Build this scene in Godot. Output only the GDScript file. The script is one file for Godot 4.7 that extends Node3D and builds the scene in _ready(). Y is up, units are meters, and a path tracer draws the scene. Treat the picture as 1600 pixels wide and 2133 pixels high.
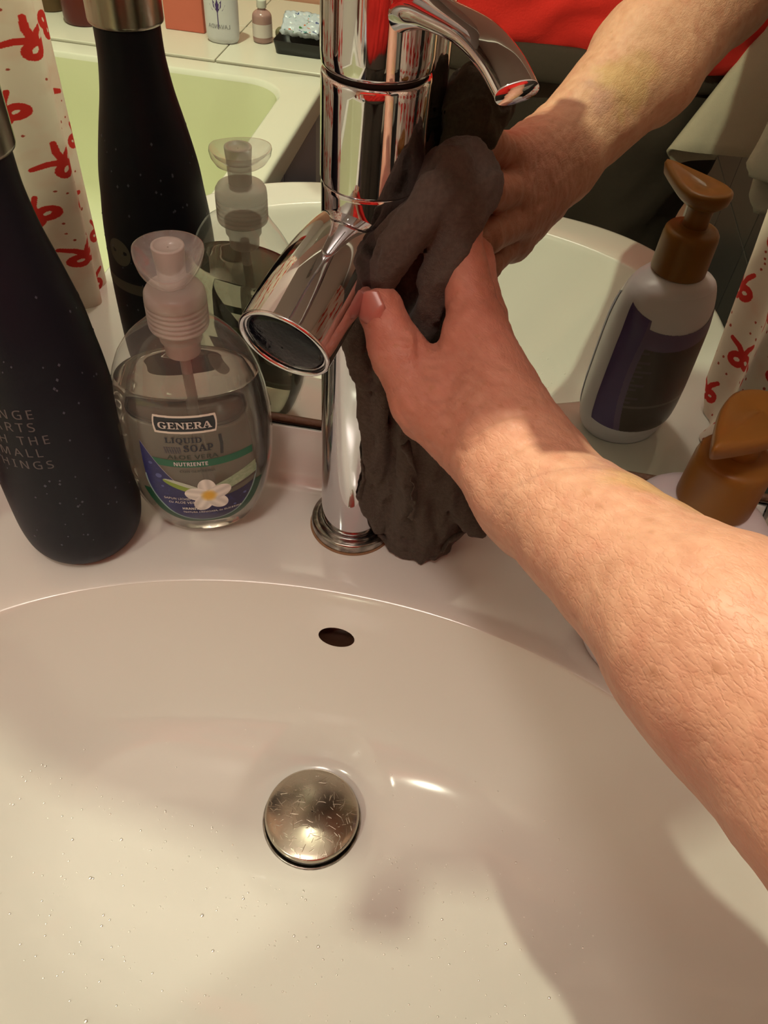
extends Node3D
# A washbasin with a tall chrome tap in front of a real mirror: a hand wipes the tap with a dark cloth.
# Metres; y = 0 is the top of the basin deck, z = 0 the face of the mirror, x runs to the right.

const FLOOR_Y := -0.85
const CEIL_Y := 1.62
var rng := RandomNumberGenerator.new()
var M := {}


func _ready() -> void:
	rng.seed = 11
	# ---- camera
	var cam := Camera3D.new()
	cam.name = "camera"
	cam.fov = 66.2965
	cam.near = 0.01
	cam.far = 30.0
	cam.transform = Transform3D(Basis(Vector3(0.983379, 0.065205, -0.169449), Vector3(-0.169118, 0.668523, -0.724207), Vector3(0.066059, 0.740827, 0.668439)).orthonormalized(), Vector3(0, 0.36, 0.351))
	add_child(cam)
	cam.current = true
	# ---- environment and exposure
	var env := Environment.new()
	env.background_mode = Environment.BG_COLOR
	env.background_color = Color(0, 0, 0)
	env.tonemap_mode = Environment.TONE_MAPPER_LINEAR
	env.tonemap_exposure = 1.0
	env.sdfgi_enabled = true
	env.ssao_enabled = true
	env.ssil_enabled = true
	var we := WorldEnvironment.new()
	we.name = "environment"
	we.environment = env
	add_child(we)
	make_materials()
	# ---- lamps (their lights stay in their builders)
	make_wall_lamp(Vector3(-0.078, 0.50, 0.072), Color(1.0, 1.0, 0.86), 0.158)
	make_ceiling_lamp(Vector3(-0.15, CEIL_Y - 0.14, 0.66), Color(1.0, 0.93, 0.88), 0.40)
	make_downlight(Vector3(-0.82, CEIL_Y, 1.25), Color(1.0, 0.99, 0.88), 3.2)
	# ---- things
	make_room()
	make_basin()
	make_mirror_and_shelf()
	make_tap()
	make_steel_bottle()
	make_soap_bottle()
	make_lotion_bottle()
	make_cloth()
	make_person()
	make_curtains()
	make_bathtub()
	make_tub_bottles()
	make_towels()
	make_droplets()


# ------------------------------------------------------------------ helpers
func numbered(n: String) -> String:
	if not has_node(n):
		return n
	var i := 1
	while has_node("%s_%03d" % [n, i]):
		i += 1
	return "%s_%03d" % [n, i]


func thing(called: String, label: String, category: String, at := Vector3.ZERO, group := "") -> Node3D:
	var o := Node3D.new()
	o.name = numbered(called)
	o.position = at
	add_child(o)
	tag(o, label, category, group)
	return o


func tag(o: Node, label: String, category: String, group := "") -> void:
	o.set_meta("label", label)
	o.set_meta("category", category)
	if group:
		o.set_meta("group", group)


func part(called: String, m: Mesh, mat: Material, parent: Node, at := Vector3.ZERO) -> MeshInstance3D:
	var o := MeshInstance3D.new()
	o.name = called
	o.mesh = m
	o.material_override = mat
	o.position = at
	o.cast_shadow = GeometryInstance3D.SHADOW_CASTING_SETTING_ON
	parent.add_child(o, true)
	return o


func struct(called: String, m: Mesh, mat: Material, at := Vector3.ZERO) -> MeshInstance3D:
	var o := part(called, m, mat, self, at)
	o.set_meta("kind", "structure")
	return o


func solid(c: Color, rough := 0.5, metal := 0.0, spec := 0.5) -> StandardMaterial3D:
	var m := StandardMaterial3D.new()
	m.albedo_color = c
	m.roughness = rough
	m.metallic = metal
	m.metallic_specular = spec
	return m


# vertices + indices -> mesh with area-weighted smooth normals (equal positions share a normal)
func build(v: PackedVector3Array, idx: PackedInt32Array, uv := PackedVector2Array(), col := PackedColorArray(), weld := false) -> ArrayMesh:
	var n := PackedVector3Array()
	n.resize(v.size())
	for t in range(0, idx.size(), 3):
		var a := idx[t]
		var b := idx[t + 1]
		var c := idx[t + 2]
		var fn := (v[c] - v[a]).cross(v[b] - v[a])
		n[a] += fn
		n[b] += fn
		n[c] += fn
	if weld:
		var d := {}
		for i in v.size():
			var k := Vector3i((v[i] * 100000.0).round())
			d[k] = d.get(k, Vector3.ZERO) + n[i]
		for i in v.size():
			n[i] = d[Vector3i((v[i] * 100000.0).round())]
	for i in n.size():
		n[i] = n[i].normalized()
	var arr := []
	arr.resize(Mesh.ARRAY_MAX)
	arr[Mesh.ARRAY_VERTEX] = v
	arr[Mesh.ARRAY_NORMAL] = n
	arr[Mesh.ARRAY_INDEX] = idx
	if uv.size():
		arr[Mesh.ARRAY_TEX_UV] = uv
	if col.size():
		arr[Mesh.ARRAY_COLOR] = col
	var m := ArrayMesh.new()
	m.add_surface_from_arrays(Mesh.PRIMITIVE_TRIANGLES, arr)
	return m


# rings of equal length joined into a skin; wrap closes each ring; caps close the ends
func skin(rings: Array, wrap := true, cap0 := false, cap1 := false, uvs := false) -> ArrayMesh:
	var v := PackedVector3Array()
	var idx := PackedInt32Array()
	var uv := PackedVector2Array()
	var k: int = rings[0].size()
	var rows := rings.size()
	for j in rows:
		var r: PackedVector3Array = rings[j]
		for i in k:
			v.append(r[i])
			if uvs:
				uv.append(Vector2(float(i) / (k if wrap else k - 1), float(j) / (rows - 1)))
	for j in rows - 1:
		for i in (k if wrap else k - 1):
			var a := j * k + i
			var b := j * k + (i + 1) % k
			var c := a + k
			var d := b + k
			idx.append_array([a, b, c, b, d, c])
	for cap in [[cap0, 0, false], [cap1, (rows - 1) * k, true]]:
		if cap[0]:
			var mid := Vector3.ZERO
			for i in k:
				mid += v[cap[1] + i]
			v.append(mid / k)
			if uvs:
				uv.append(Vector2(0.5, 0.5))
			for i in k:
				var a: int = cap[1] + i
				var b: int = cap[1] + (i + 1) % k
				if cap[2]:
					idx.append_array([a, b, v.size() - 1])
				else:
					idx.append_array([b, a, v.size() - 1])
	return build(v, idx, uv)


# profile of Vector2(radius, height), bottom to top outside
func lathe(profile: Array, n := 64, sx := 1.0, sz := 1.0) -> ArrayMesh:
	var rings := []
	for p in profile:
		var r := PackedVector3Array()
		for i in n:
			var a := TAU * i / n
			r.append(Vector3(cos(a) * p.x * sx, p.y, sin(a) * p.x * sz))
		rings.append(r)
	return skin(rings, true, profile[0].x > 0.0005, profile[-1].x > 0.0005)


# smooth a polyline with Catmull-Rom
func curve(pts: Array, per := 8) -> Array:
	var out := []
	for i in pts.size() - 1:
		var p0 = pts[max(i - 1, 0)]
		var p1 = pts[i]
		var p2 = pts[i + 1]
		var p3 = pts[min(i + 2, pts.size() - 1)]
		for s in per:
			var t := float(s) / per
			out.append(0.5 * (2.0 * p1 + (p2 - p0) * t + (2.0 * p0 - 5.0 * p1 + 4.0 * p2 - p3) * t * t + (3.0 * p1 - 3.0 * p2 + p3 - p0) * t * t * t))
	out.append(pts[-1])
	return out


# tube along a path; radii of Vector2(across, along up)
func sweep(path: Array, radii: Array, up: Vector3, n := 40, cap0 := true, cap1 := true, power := 2.0) -> ArrayMesh:
	var rings := []
	for j in path.size():
		var t: Vector3 = (path[min(j + 1, path.size() - 1)] - path[max(j - 1, 0)]).normalized()
		var side := t.cross(up).normalized()
		var u := side.cross(t).normalized()
		var r: Vector2 = radii[j] if radii.size() > 1 else radii[0]
		var ring := PackedVector3Array()
		for i in n:
			var a := TAU * i / n
			var c := cos(a)
			var s := sin(a)
			ring.append(path[j] + side * (signf(c) * pow(absf(c), 2.0 / power)) * r.x + u * (signf(s) * pow(absf(s), 2.0 / power)) * r.y)
		rings.append(ring)
	return skin(rings, true, cap0, cap1)


# a sheet of thickness th through f(u, v)
func sheet(nu: int, nv: int, f: Callable, th: float) -> ArrayMesh:
	var p := []
	for j in nv + 1:
		for i in nu + 1:
			p.append(f.call(float(i) / nu, float(j) / nv))
	var k := nu + 1
	var v := PackedVector3Array()
	var uv := PackedVector2Array()
	var idx := PackedInt32Array()
	for side in [1.0, -1.0]:
		for j in nv + 1:
			for i in nu + 1:
				var du: Vector3 = p[j * k + min(i + 1, nu)] - p[j * k + max(i - 1, 0)]
				var dv: Vector3 = p[min(j + 1, nv) * k + i] - p[max(j - 1, 0) * k + i]
				v.append(p[j * k + i] + du.cross(dv).normalized() * th * 0.5 * side)
				uv.append(Vector2(float(i) / nu, float(j) / nv))
	var off := (nu + 1) * (nv + 1)
	for j in nv:
		for i in nu:
			var a := j * k + i
			idx.append_array([a, a + k, a + 1, a + 1, a + k, a + k + 1])
			idx.append_array([off + a, off + a + 1, off + a + k, off + a + 1, off + a + k + 1, off + a + k])
	var edge := []
	for i in nu:
		edge.append([i, i + 1])
		edge.append([nv * k + i + 1, nv * k + i])
	for j in nv:
		edge.append([(j + 1) * k, j * k])
		edge.append([j * k + nu, (j + 1) * k + nu])
	for e in edge:
		idx.append_array([e[0], e[1], off + e[0], e[1], off + e[1], off + e[0]])
	return build(v, idx, uv)


# box with rounded edges
func box(s: Vector3, r := 0.002, at := Vector3.ZERO) -> ArrayMesh:
	var v := PackedVector3Array()
	var idx := PackedInt32Array()
	var h := s * 0.5 - Vector3.ONE * r
	var steps := [-1.0, -0.7071, 1.0, 1.0]
	for f in 6:
		var ax := f / 2
		var sg := 1.0 if f % 2 == 0 else -1.0
		var base := v.size()
		var c := [-1.0, -0.45, 0.45, 1.0]
		for j in 4:
			for i in 4:
				var q := Vector3.ZERO
				q[ax] = sg
				q[(ax + 1) % 3] = c[i]
				q[(ax + 2) % 3] = c[j]
				var core := Vector3.ZERO
				core[ax] = sg * h[ax]
				core[(ax + 1) % 3] = signf(c[i]) * h[(ax + 1) % 3]
				core[(ax + 2) % 3] = signf(c[j]) * h[(ax + 2) % 3]
				var d := Vector3.ZERO
				d[ax] = sg
				d[(ax + 1) % 3] = 0.0 if absf(c[i]) < 0.9 else signf(c[i])
				d[(ax + 2) % 3] = 0.0 if absf(c[j]) < 0.9 else signf(c[j])
				v.append(at + core + d.normalized() * r)
		for j in 3:
			for i in 3:
				var a := base + j * 4 + i
				if sg > 0:
					idx.append_array([a, a + 4, a + 1, a + 1, a + 4, a + 5])
				else:
					idx.append_array([a, a + 1, a + 4, a + 1, a + 5, a + 4])
	return build(v, idx, PackedVector2Array(), PackedColorArray(), true)


# several meshes into one
func join(meshes: Array) -> ArrayMesh:
	var st := SurfaceTool.new()
	st.begin(Mesh.PRIMITIVE_TRIANGLES)
	for m in meshes:
		st.append_from(m, 0, Transform3D())
	return st.commit()


func moved(m: Mesh, t: Transform3D) -> ArrayMesh:
	var st := SurfaceTool.new()
	st.begin(Mesh.PRIMITIVE_TRIANGLES)
	st.append_from(m, 0, t)
	return st.commit()


# bones [a, b, ra, rb, blend] -> smooth union of tapered capsules, meshed with surface nets
func nets(bones: Array, cell: float, disp: Variant = null, tint: Variant = null, into := Transform3D(), within: Variant = null) -> Dictionary:
	var lo := Vector3.ONE * 1e9
	var hi := -lo
	for b in bones:
		var m: float = max(b[2], b[3]) + 4.0 * cell
		lo = lo.min(b[0] - Vector3.ONE * m).min(b[1] - Vector3.ONE * m)
		hi = hi.max(b[0] + Vector3.ONE * m).max(b[1] + Vector3.ONE * m)
	if within != null:
		lo = lo.max(within.position)
		hi = hi.min(within.end)
	var nx := int((hi.x - lo.x) / cell) + 2
	var ny := int((hi.y - lo.y) / cell) + 2
	var nz := int((hi.z - lo.z) / cell) + 2
	var f := PackedFloat32Array()
	f.resize(nx * ny * nz)
	f.fill(1.0)
	var nxy := nx * ny
	for b in bones:
		var a: Vector3 = b[0]
		var e: Vector3 = b[1]
		var ra: float = b[2]
		var rb: float = b[3]
		var k: float = b[4]
		var ba := e - a
		var bb := maxf(ba.dot(ba), 1e-12)
		var m := maxf(ra, rb) + k + 2.5 * cell
		if within != null and not within.grow(0.001).intersects(AABB(a.min(e) - Vector3.ONE * m, (a - e).abs() + Vector3.ONE * 2.0 * m)):
			continue
		var l0 := Vector3i(((a.min(e) - Vector3.ONE * m - lo) / cell).floor()).clamp(Vector3i.ZERO, Vector3i(nx - 1, ny - 1, nz - 1))
		var l1 := Vector3i(((a.max(e) + Vector3.ONE * m - lo) / cell).ceil()).clamp(Vector3i.ZERO, Vector3i(nx - 1, ny - 1, nz - 1))
		for z in range(l0.z, l1.z + 1):
			for y in range(l0.y, l1.y + 1):
				var row := z * nxy + y * nx
				for x in range(l0.x, l1.x + 1):
					var pa := lo + Vector3(x, y, z) * cell - a
					var t := clampf(pa.dot(ba) / bb, 0.0, 1.0)
					var d := (pa - ba * t).length() - ra - (rb - ra) * t
					if d > m:
						continue
					var o := f[row + x]
					var h := maxf(k - absf(o - d), 0.0) / k
					f[row + x] = minf(o, d) - h * h * k * 0.25
	if disp != null:
		var lim := 2.6 * cell
		for z in nz:
			for y in ny:
				var row := z * nxy + y * nx
				for x in nx:
					if absf(f[row + x]) < lim:
						f[row + x] += disp.call(lo + Vector3(x, y, z) * cell)
	var ids := PackedInt32Array()
	ids.resize(nx * ny * nz)
	ids.fill(-1)
	var v := PackedVector3Array()
	var col := PackedColorArray()
	var corner := [0, 1, nx, nx + 1, nxy, nxy + 1, nxy + nx, nxy + nx + 1]
	var offs := [Vector3(0, 0, 0), Vector3(1, 0, 0), Vector3(0, 1, 0), Vector3(1, 1, 0), Vector3(0, 0, 1), Vector3(1, 0, 1), Vector3(0, 1, 1), Vector3(1, 1, 1)]
	var edges := [[0, 1], [2, 3], [4, 5], [6, 7], [0, 2], [1, 3], [4, 6], [5, 7], [0, 4], [1, 5], [2, 6], [3, 7]]
	for z in nz - 1:
		for y in ny - 1:
			var row := z * nxy + y * nx
			for x in nx - 1:
				var at := row + x
				if f[at] > 3.0 * cell:
					continue
				var inside := 0
				for c in corner:
					if f[at + c] < 0.0:
						inside += 1
				if inside == 0 or inside == 8:
					continue
				var sum := Vector3.ZERO
				var n := 0
				for e in edges:
					var d0 := f[at + corner[e[0]]]
					var d1 := f[at + corner[e[1]]]
					if (d0 < 0.0) != (d1 < 0.0):
						sum += offs[e[0]].lerp(offs[e[1]], d0 / (d0 - d1))
						n += 1
				ids[at] = v.size()
				var p := lo + (Vector3(x, y, z) + sum / n) * cell
				v.append(into * p)
				if tint != null:
					col.append(tint.call(p))
	var idx := PackedInt32Array()
	var axes := [[1, nx, nxy], [nx, nxy, 1], [nxy, 1, nx]]
	for z in range(1, nz - 1):
		for y in range(1, ny - 1):
			var row := z * nxy + y * nx
			for x in range(1, nx - 1):
				var at := row + x
				var d0 := f[at]
				if absf(d0) > 3.0 * cell:
					continue
				for ax in axes:
					var d1: float = f[at + ax[0]]
					if (d0 < 0.0) == (d1 < 0.0):
						continue
					var a := ids[at]
					var b: int = ids[at - ax[1]]
					var c: int = ids[at - ax[1] - ax[2]]
					var d: int = ids[at - ax[2]]
					if a < 0 or b < 0 or c < 0 or d < 0:
						continue
					if d0 < 0.0:
						idx.append_array([a, c, b, a, d, c])
					else:
						idx.append_array([a, b, c, a, c, d])
	return {"v": v, "idx": idx, "col": col}


func merged(list: Array) -> ArrayMesh:
	var v := PackedVector3Array()
	var idx := PackedInt32Array()
	var col := PackedColorArray()
	for d in list:
		var base := v.size()
		v.append_array(d.v)
		col.append_array(d.col)
		for i in d.idx:
			idx.append(i + base)
	return build(v, idx, PackedVector2Array(), col)


# flat lettering, its left edge at x = 0 unless align says otherwise, bent by where(x, y, depth)
func lettering(text: String, size: float, where: Callable, face := "Droid Sans", weight := 400, align := 0.5, spacing := 0.0, width := 0.0) -> ArrayMesh:
	var sf := SystemFont.new()
	sf.font_names = PackedStringArray([face])
	sf.font_weight = weight
	var tm := TextMesh.new()
	if spacing != 0.0:
		var fv := FontVariation.new()
		fv.base_font = sf
		fv.spacing_glyph = int(spacing)
		tm.font = fv
	else:
		tm.font = sf
	tm.font_size = 64
	tm.pixel_size = size / 46.0
	tm.text = text
	tm.depth = 0.00008
	tm.curve_step = 1.0
	var arr := tm.get_mesh_arrays() if tm.get_surface_count() else tm.surface_get_arrays(0)
	var v: PackedVector3Array = arr[Mesh.ARRAY_VERTEX]
	var idx: PackedInt32Array = arr[Mesh.ARRAY_INDEX] if arr[Mesh.ARRAY_INDEX] != null else PackedInt32Array(range(v.size()))
	var lo := Vector3.ONE * 1e9
	var hi := -lo
	for p in v:
		lo = lo.min(p)
		hi = hi.max(p)
	var out := PackedVector3Array()
	for p in v:
		out.append(where.call((p.x - lerpf(lo.x, hi.x, align)) * (width / (hi.x - lo.x) if width > 0.0 else 1.0), (p.y - lo.y) * (size / (hi.y - lo.y) if width > 0.0 else 1.0), p.z))
	return build(out, idx)


func noise_image(seed_: int, freq: float, size := 256, octaves := 4, type := FastNoiseLite.TYPE_SIMPLEX_SMOOTH) -> Image:
	var n := FastNoiseLite.new()
	n.seed = seed_
	n.noise_type = type
	n.frequency = freq
	n.fractal_octaves = octaves
	return n.get_seamless_image(size, size)


func bump_tex(seed_: int, freq: float, size := 256, octaves := 4, type := FastNoiseLite.TYPE_SIMPLEX_SMOOTH) -> ImageTexture:
	return ImageTexture.create_from_image(noise_image(seed_, freq, size, octaves, type))


# colour texture that runs between two colours with noise
func blotch_tex(seed_: int, freq: float, a: Color, b: Color, size := 256, sharp := 1.0, octaves := 4) -> ImageTexture:
	var im := noise_image(seed_, freq, size, octaves)
	var out := Image.create(size, size, false, Image.FORMAT_RGB8)
	for y in size:
		for x in size:
			var t := clampf((im.get_pixel(x, y).r - 0.5) * sharp + 0.5, 0.0, 1.0)
			out.set_pixel(x, y, a.lerp(b, t))
	return ImageTexture.create_from_image(out)


# a network of fine grooves, as on old skin
func crease_tex() -> ImageTexture:
	var n := FastNoiseLite.new()
	n.seed = 43
	n.noise_type = FastNoiseLite.TYPE_CELLULAR
	n.cellular_return_type = FastNoiseLite.RETURN_DISTANCE2_SUB
	n.frequency = 0.045
	n.fractal_octaves = 3
	n.domain_warp_enabled = true
	n.domain_warp_amplitude = 14.0
	n.domain_warp_frequency = 0.02
	var im := n.get_seamless_image(512, 512)
	var soft := noise_image(44, 0.02, 512, 4)
	for y in 512:
		for x in 512:
			var g := smooth(0.0, 0.35, im.get_pixel(x, y).r)
			var v := 0.55 * g + 0.45 * soft.get_pixel(x, y).r
			soft.set_pixel(x, y, Color(v, v, v))
	return ImageTexture.create_from_image(soft)


func tri(m: StandardMaterial3D, scale: float) -> StandardMaterial3D:
	m.uv1_triplanar = true
	m.uv1_scale = Vector3.ONE * scale
	return m


func smooth(a: float, b: float, x: float) -> float:
	return smoothstep(a, b, x)


# ------------------------------------------------------------------ materials
func make_materials() -> void:
	M.ceramic = solid(Color(0.865, 0.86, 0.835), 0.13)
	M.ceramic.clearcoat_enabled = true
	M.ceramic.clearcoat = 0.4
	M.ceramic.clearcoat_roughness = 0.05
	M.chrome = solid(Color(0.79, 0.785, 0.80), 0.035, 1.0)
	M.dull_chrome = solid(Color(0.72, 0.70, 0.67), 0.22, 1.0)
	M.dull_chrome.albedo_texture = blotch_tex(7, 0.03, Color(0.7, 0.7, 0.7), Color(1, 1, 1), 256, 2.0)
	tri(M.dull_chrome, 18.0)
	M.steel = solid(Color(0.74, 0.70, 0.66), 0.24, 1.0)
	M.mirror = solid(Color(0.89, 0.925, 0.88), 0.0, 1.0)
	M.dark_gap = solid(Color(0.05, 0.045, 0.04), 0.8)
	M.wall = tri(solid(Color(0.86, 0.84, 0.80), 0.7), 2.0)
	M.ceiling = solid(Color(0.90, 0.89, 0.87), 0.8)
	M.lime = solid(Color(0.55, 0.42, 0.30), 0.9)
	M.lime.heightmap_enabled = true
	M.lime.heightmap_texture = bump_tex(3, 0.05, 128)
	M.lime.heightmap_scale = 0.05
	tri(M.lime, 60.0)


# ------------------------------------------------------------------ lamps
func make_wall_lamp(at: Vector3, tint: Color, energy: float) -> void:
	var t := thing("wall_lamp", "small wall lamp with a glowing diode head above the shelf over the mirror", "lamp", Vector3(at.x, at.y, 0.0))
	var metal := solid(Color(0.8, 0.8, 0.8), 0.2, 1.0)
	var plate := lathe([Vector2(0.03, 0.0), Vector2(0.0315, 0.0015), Vector2(0.0315, 0.004), Vector2(0.029, 0.006), Vector2(0.006, 0.008), Vector2(0.006, 0.012)], 40)
	var o := part("wall_plate", plate, metal, t, Vector3(0, 0.03, 0))
	o.rotation.x = PI / 2
	var aim := Vector3(0, -0.75, 0.66).normalized()
	var frame := Basis(Vector3.RIGHT, aim, Vector3.RIGHT.cross(aim))
	part("arm", sweep(curve([Vector3(0, 0.03, 0.008), Vector3(0, 0.034, at.z - 0.03), Vector3(0, 0.012, at.z - 0.012)], 8), [Vector2(0.004, 0.004)], Vector3.RIGHT, 16), metal, t)
	part("head", lathe([Vector2(0.004, -0.022), Vector2(0.011, -0.020), Vector2(0.0135, -0.016), Vector2(0.014, -0.002), Vector2(0.0132, -0.0008), Vector2(0.0125, -0.0012), Vector2(0.0120, -0.004)], 40), metal, t).transform = Transform3D(frame, Vector3(0, 0, at.z))
	var glow := solid(Color(0.9, 0.85, 0.75), 0.4)
	glow.emission_enabled = true
	glow.emission = tint
	glow.emission_energy_multiplier = 30.0
	part("diode", lathe([Vector2(0.0004, -0.0055), Vector2(0.0050, -0.0055), Vector2(0.0055, -0.0045), Vector2(0.0050, -0.0035), Vector2(0.0004, -0.0030)], 32), glow, t).transform = Transform3D(frame, Vector3(0, 0, at.z))
	var l := AreaLight3D.new()
	l.name = "lamp_light"
	l.light_color = tint
	l.light_energy = energy
	l.area_size = Vector2(0.009, 0.009)
	l.area_range = 8.0
	l.shadow_enabled = true
	l.transform = Transform3D(Basis(Vector3.RIGHT, -Vector3.RIGHT.cross(aim), -aim).orthonormalized(), Vector3(0, 0, at.z))
	t.add_child(l)


func make_ceiling_lamp(at: Vector3, tint: Color, energy: float) -> void:
	var t := thing("ceiling_lamp", "white glass globe lamp hanging from the ceiling", "lamp", at)
	part("ceiling_rose", lathe([Vector2(0.0004, 0.118), Vector2(0.030, 0.119), Vector2(0.048, 0.128), Vector2(0.050, 0.14)], 40), solid(Color(0.85, 0.85, 0.85), 0.5), t)
	part("neck", lathe([Vector2(0.028, 0.085), Vector2(0.030, 0.100), Vector2(0.028, 0.122)], 40), M.dull_chrome, t)
	var glow := solid(Color(0.9, 0.9, 0.88), 0.5)
	glow.emission_enabled = true
	glow.emission = tint
	glow.emission_energy_multiplier = 2.2
	var g := SphereMesh.new()
	g.radius = 0.095
	g.height = 0.19
	part("globe", g, glow, t)
	var l := OmniLight3D.new()
	l.name = "lamp_light"
	l.light_color = tint
	l.light_energy = energy
	l.light_size = 0.09
	l.omni_range = 8.0
	l.omni_attenuation = 2.0
	l.shadow_enabled = true
	t.add_child(l)


func make_downlight(at: Vector3, tint: Color, energy: float) -> void:
	var t := thing("downlight", "round recessed downlight in the ceiling above the bathtub", "lamp", at)
	part("trim_ring", lathe([Vector2(0.040, -0.002), Vector2(0.041, -0.007), Vector2(0.050, -0.007), Vector2(0.053, -0.004), Vector2(0.053, 0.0), Vector2(0.040, 0.0)], 48), M.dull_chrome, t)
	var glow := solid(Color(0.9, 0.9, 0.86), 0.5)
	glow.emission_enabled = true
	glow.emission = tint
	glow.emission_energy_multiplier = 6.0
	part("lens", lathe([Vector2(0.0004, -0.004), Vector2(0.040, -0.0035), Vector2(0.040, -0.001), Vector2(0.0004, -0.001)], 48), glow, t)
	var l := SpotLight3D.new()
	l.name = "lamp_light"
	l.light_color = tint
	l.light_energy = energy
	l.light_size = 0.04
	l.spot_angle = 44.0
	l.spot_angle_attenuation = 0.6
	l.spot_range = 8.0
	l.spot_attenuation = 2.0
	l.shadow_enabled = true
	l.position = Vector3(0, -0.012, 0)
	l.rotation.x = -PI / 2
	t.add_child(l)


# ------------------------------------------------------------------ room
func make_room() -> void:
	var x0 := -1.32
	var x1 := 0.62
	var z1 := 2.2
	var h := CEIL_Y - FLOOR_Y
	var my := (CEIL_Y + FLOOR_Y) / 2
	var mx := (x0 + x1) / 2
	struct("wall_back", box(Vector3(x1 - x0 + 0.2, h + 0.2, 0.1), 0.002), M.wall, Vector3(mx, my, -0.056))
	struct("wall_front", box(Vector3(x1 - x0 + 0.2, h + 0.2, 0.1), 0.002), tri(solid(Color(0.82, 0.62, 0.52), 0.6), 2.0), Vector3(mx, my, z1 + 0.05))
	struct("wall_left", box(Vector3(0.1, h + 0.2, z1), 0.002), M.wall, Vector3(x0 - 0.05, my, z1 / 2))
	var wr := struct("wall_right", box(Vector3(0.1, h + 0.2, z1), 0.002), M.wall, Vector3(x1 + 0.05, my, z1 / 2))
	var wt := box(Vector3(0.008, 0.297, 0.297), 0.0015)
	var wm := [solid(Color(0.27, 0.265, 0.245), 0.35), solid(Color(0.25, 0.245, 0.23), 0.35)]
	for i in 5:
		for j in 7:
			part("tile", wt, wm[(i + j) % 2], wr, Vector3(-0.0515, FLOOR_Y + 0.15 + 0.3 * i - my, 0.15 + 0.3 * j - z1 / 2))
	struct("ceiling", box(Vector3(x1 - x0 + 0.2, 0.1, z1 + 0.2), 0.002), M.ceiling, Vector3(mx, CEIL_Y + 0.05, z1 / 2))
	var f := struct("floor", box(Vector3(x1 - x0 + 0.2, 0.1, z1 + 0.2), 0.002), solid(Color(0.22, 0.21, 0.2), 0.8), Vector3(mx, FLOOR_Y - 0.055, z1 / 2))
	var tile := box(Vector3(0.297, 0.008, 0.297), 0.0015)
	var mats := [solid(Color(0.135, 0.14, 0.165), 0.25), solid(Color(0.12, 0.125, 0.15), 0.25), solid(Color(0.15, 0.15, 0.17), 0.25)]
	for i in 4:
		for j in 7:
			part("tile", tile, mats[(i * 5 + j * 3) % 3], f, Vector3(-0.435 + 0.3 * i + 0.15 - mx, 0.051, 0.15 + 0.3 * j - z1 / 2))


# ------------------------------------------------------------------ washbasin
const BC := Vector2(-0.045, 0.231)      # centre of the bowl's rim (x, z)
const DC := Vector2(-0.0425, 0.1765)    # drain


func rim(a: float) -> Vector2:
	var c := cos(a)
	var s := sin(a)
	return BC + Vector2(signf(c) * pow(absf(c), 2.0 / 2.1) * 0.223, signf(s) * pow(absf(s), 2.0 / 2.1) * 0.14)


func bowl_y(s: float) -> float:
	var k := [[0.0, -0.1185], [0.12, -0.1165], [0.25, -0.1125], [0.4, -0.106], [0.52, -0.0985], [0.6, -0.091], [0.68, -0.079], [0.78, -0.0575], [0.88, -0.034], [0.94, -0.0185], [0.975, -0.0085], [0.99, -0.0045], [1.0, -0.0025], [1.01, -0.0011], [1.03, -0.0003], [1.05, 0.0], [1.2, 0.0]]
	for i in k.size() - 1:
		if s <= k[i + 1][0]:
			var x0: float = k[i][0]
			var x1: float = k[i + 1][0]
			var m: Array = []
			for j in [i, i + 1]:
				var jm: int = max(j - 1, 0)
				var jp: int = min(j + 1, k.size() - 1)
				m.append((k[jp][1] - k[jm][1]) / (k[jp][0] - k[jm][0]))
			var h := x1 - x0
			var t := (s - x0) / h
			return (2 * t * t * t - 3 * t * t + 1) * k[i][1] + (t * t * t - 2 * t * t + t) * h * m[0] + (-2 * t * t * t + 3 * t * t) * k[i + 1][1] + (t * t * t - t * t) * h * m[1]
	return 0.0


# the bowl is level round the drain
func floor_y(p: Vector2, s: float) -> float:
	return lerpf(-0.1165, bowl_y(s), smooth(0.028, 0.052, (p - DC).length()))


func basin_half(z: float) -> float:
	if z > 0.16:
		return 0.265 * pow(maxf(1.0 - pow((z - 0.16) / 0.25, 3.0), 0.0), 1.0 / 3.0)
	return 0.265 - 0.03 * smooth(0.16, 0.03, z)


# outer outline met by the ray from the bowl's centre at angle a
func outer(a: float, grow := 0.0) -> Vector2:
	var d := Vector2(cos(a), sin(a))
	var lo := 0.0
	var hi := 0.6
	for i in 26:
		var m := (lo + hi) / 2
		var p := BC + d * m
		if p.y > 0.004 - grow * 0.0 and p.y < 0.41 + grow and absf(p.x - BC.x) < basin_half(minf(p.y, 0.4099)) + grow:
			lo = m
		else:
			hi = m
	return BC + d * lo


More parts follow.
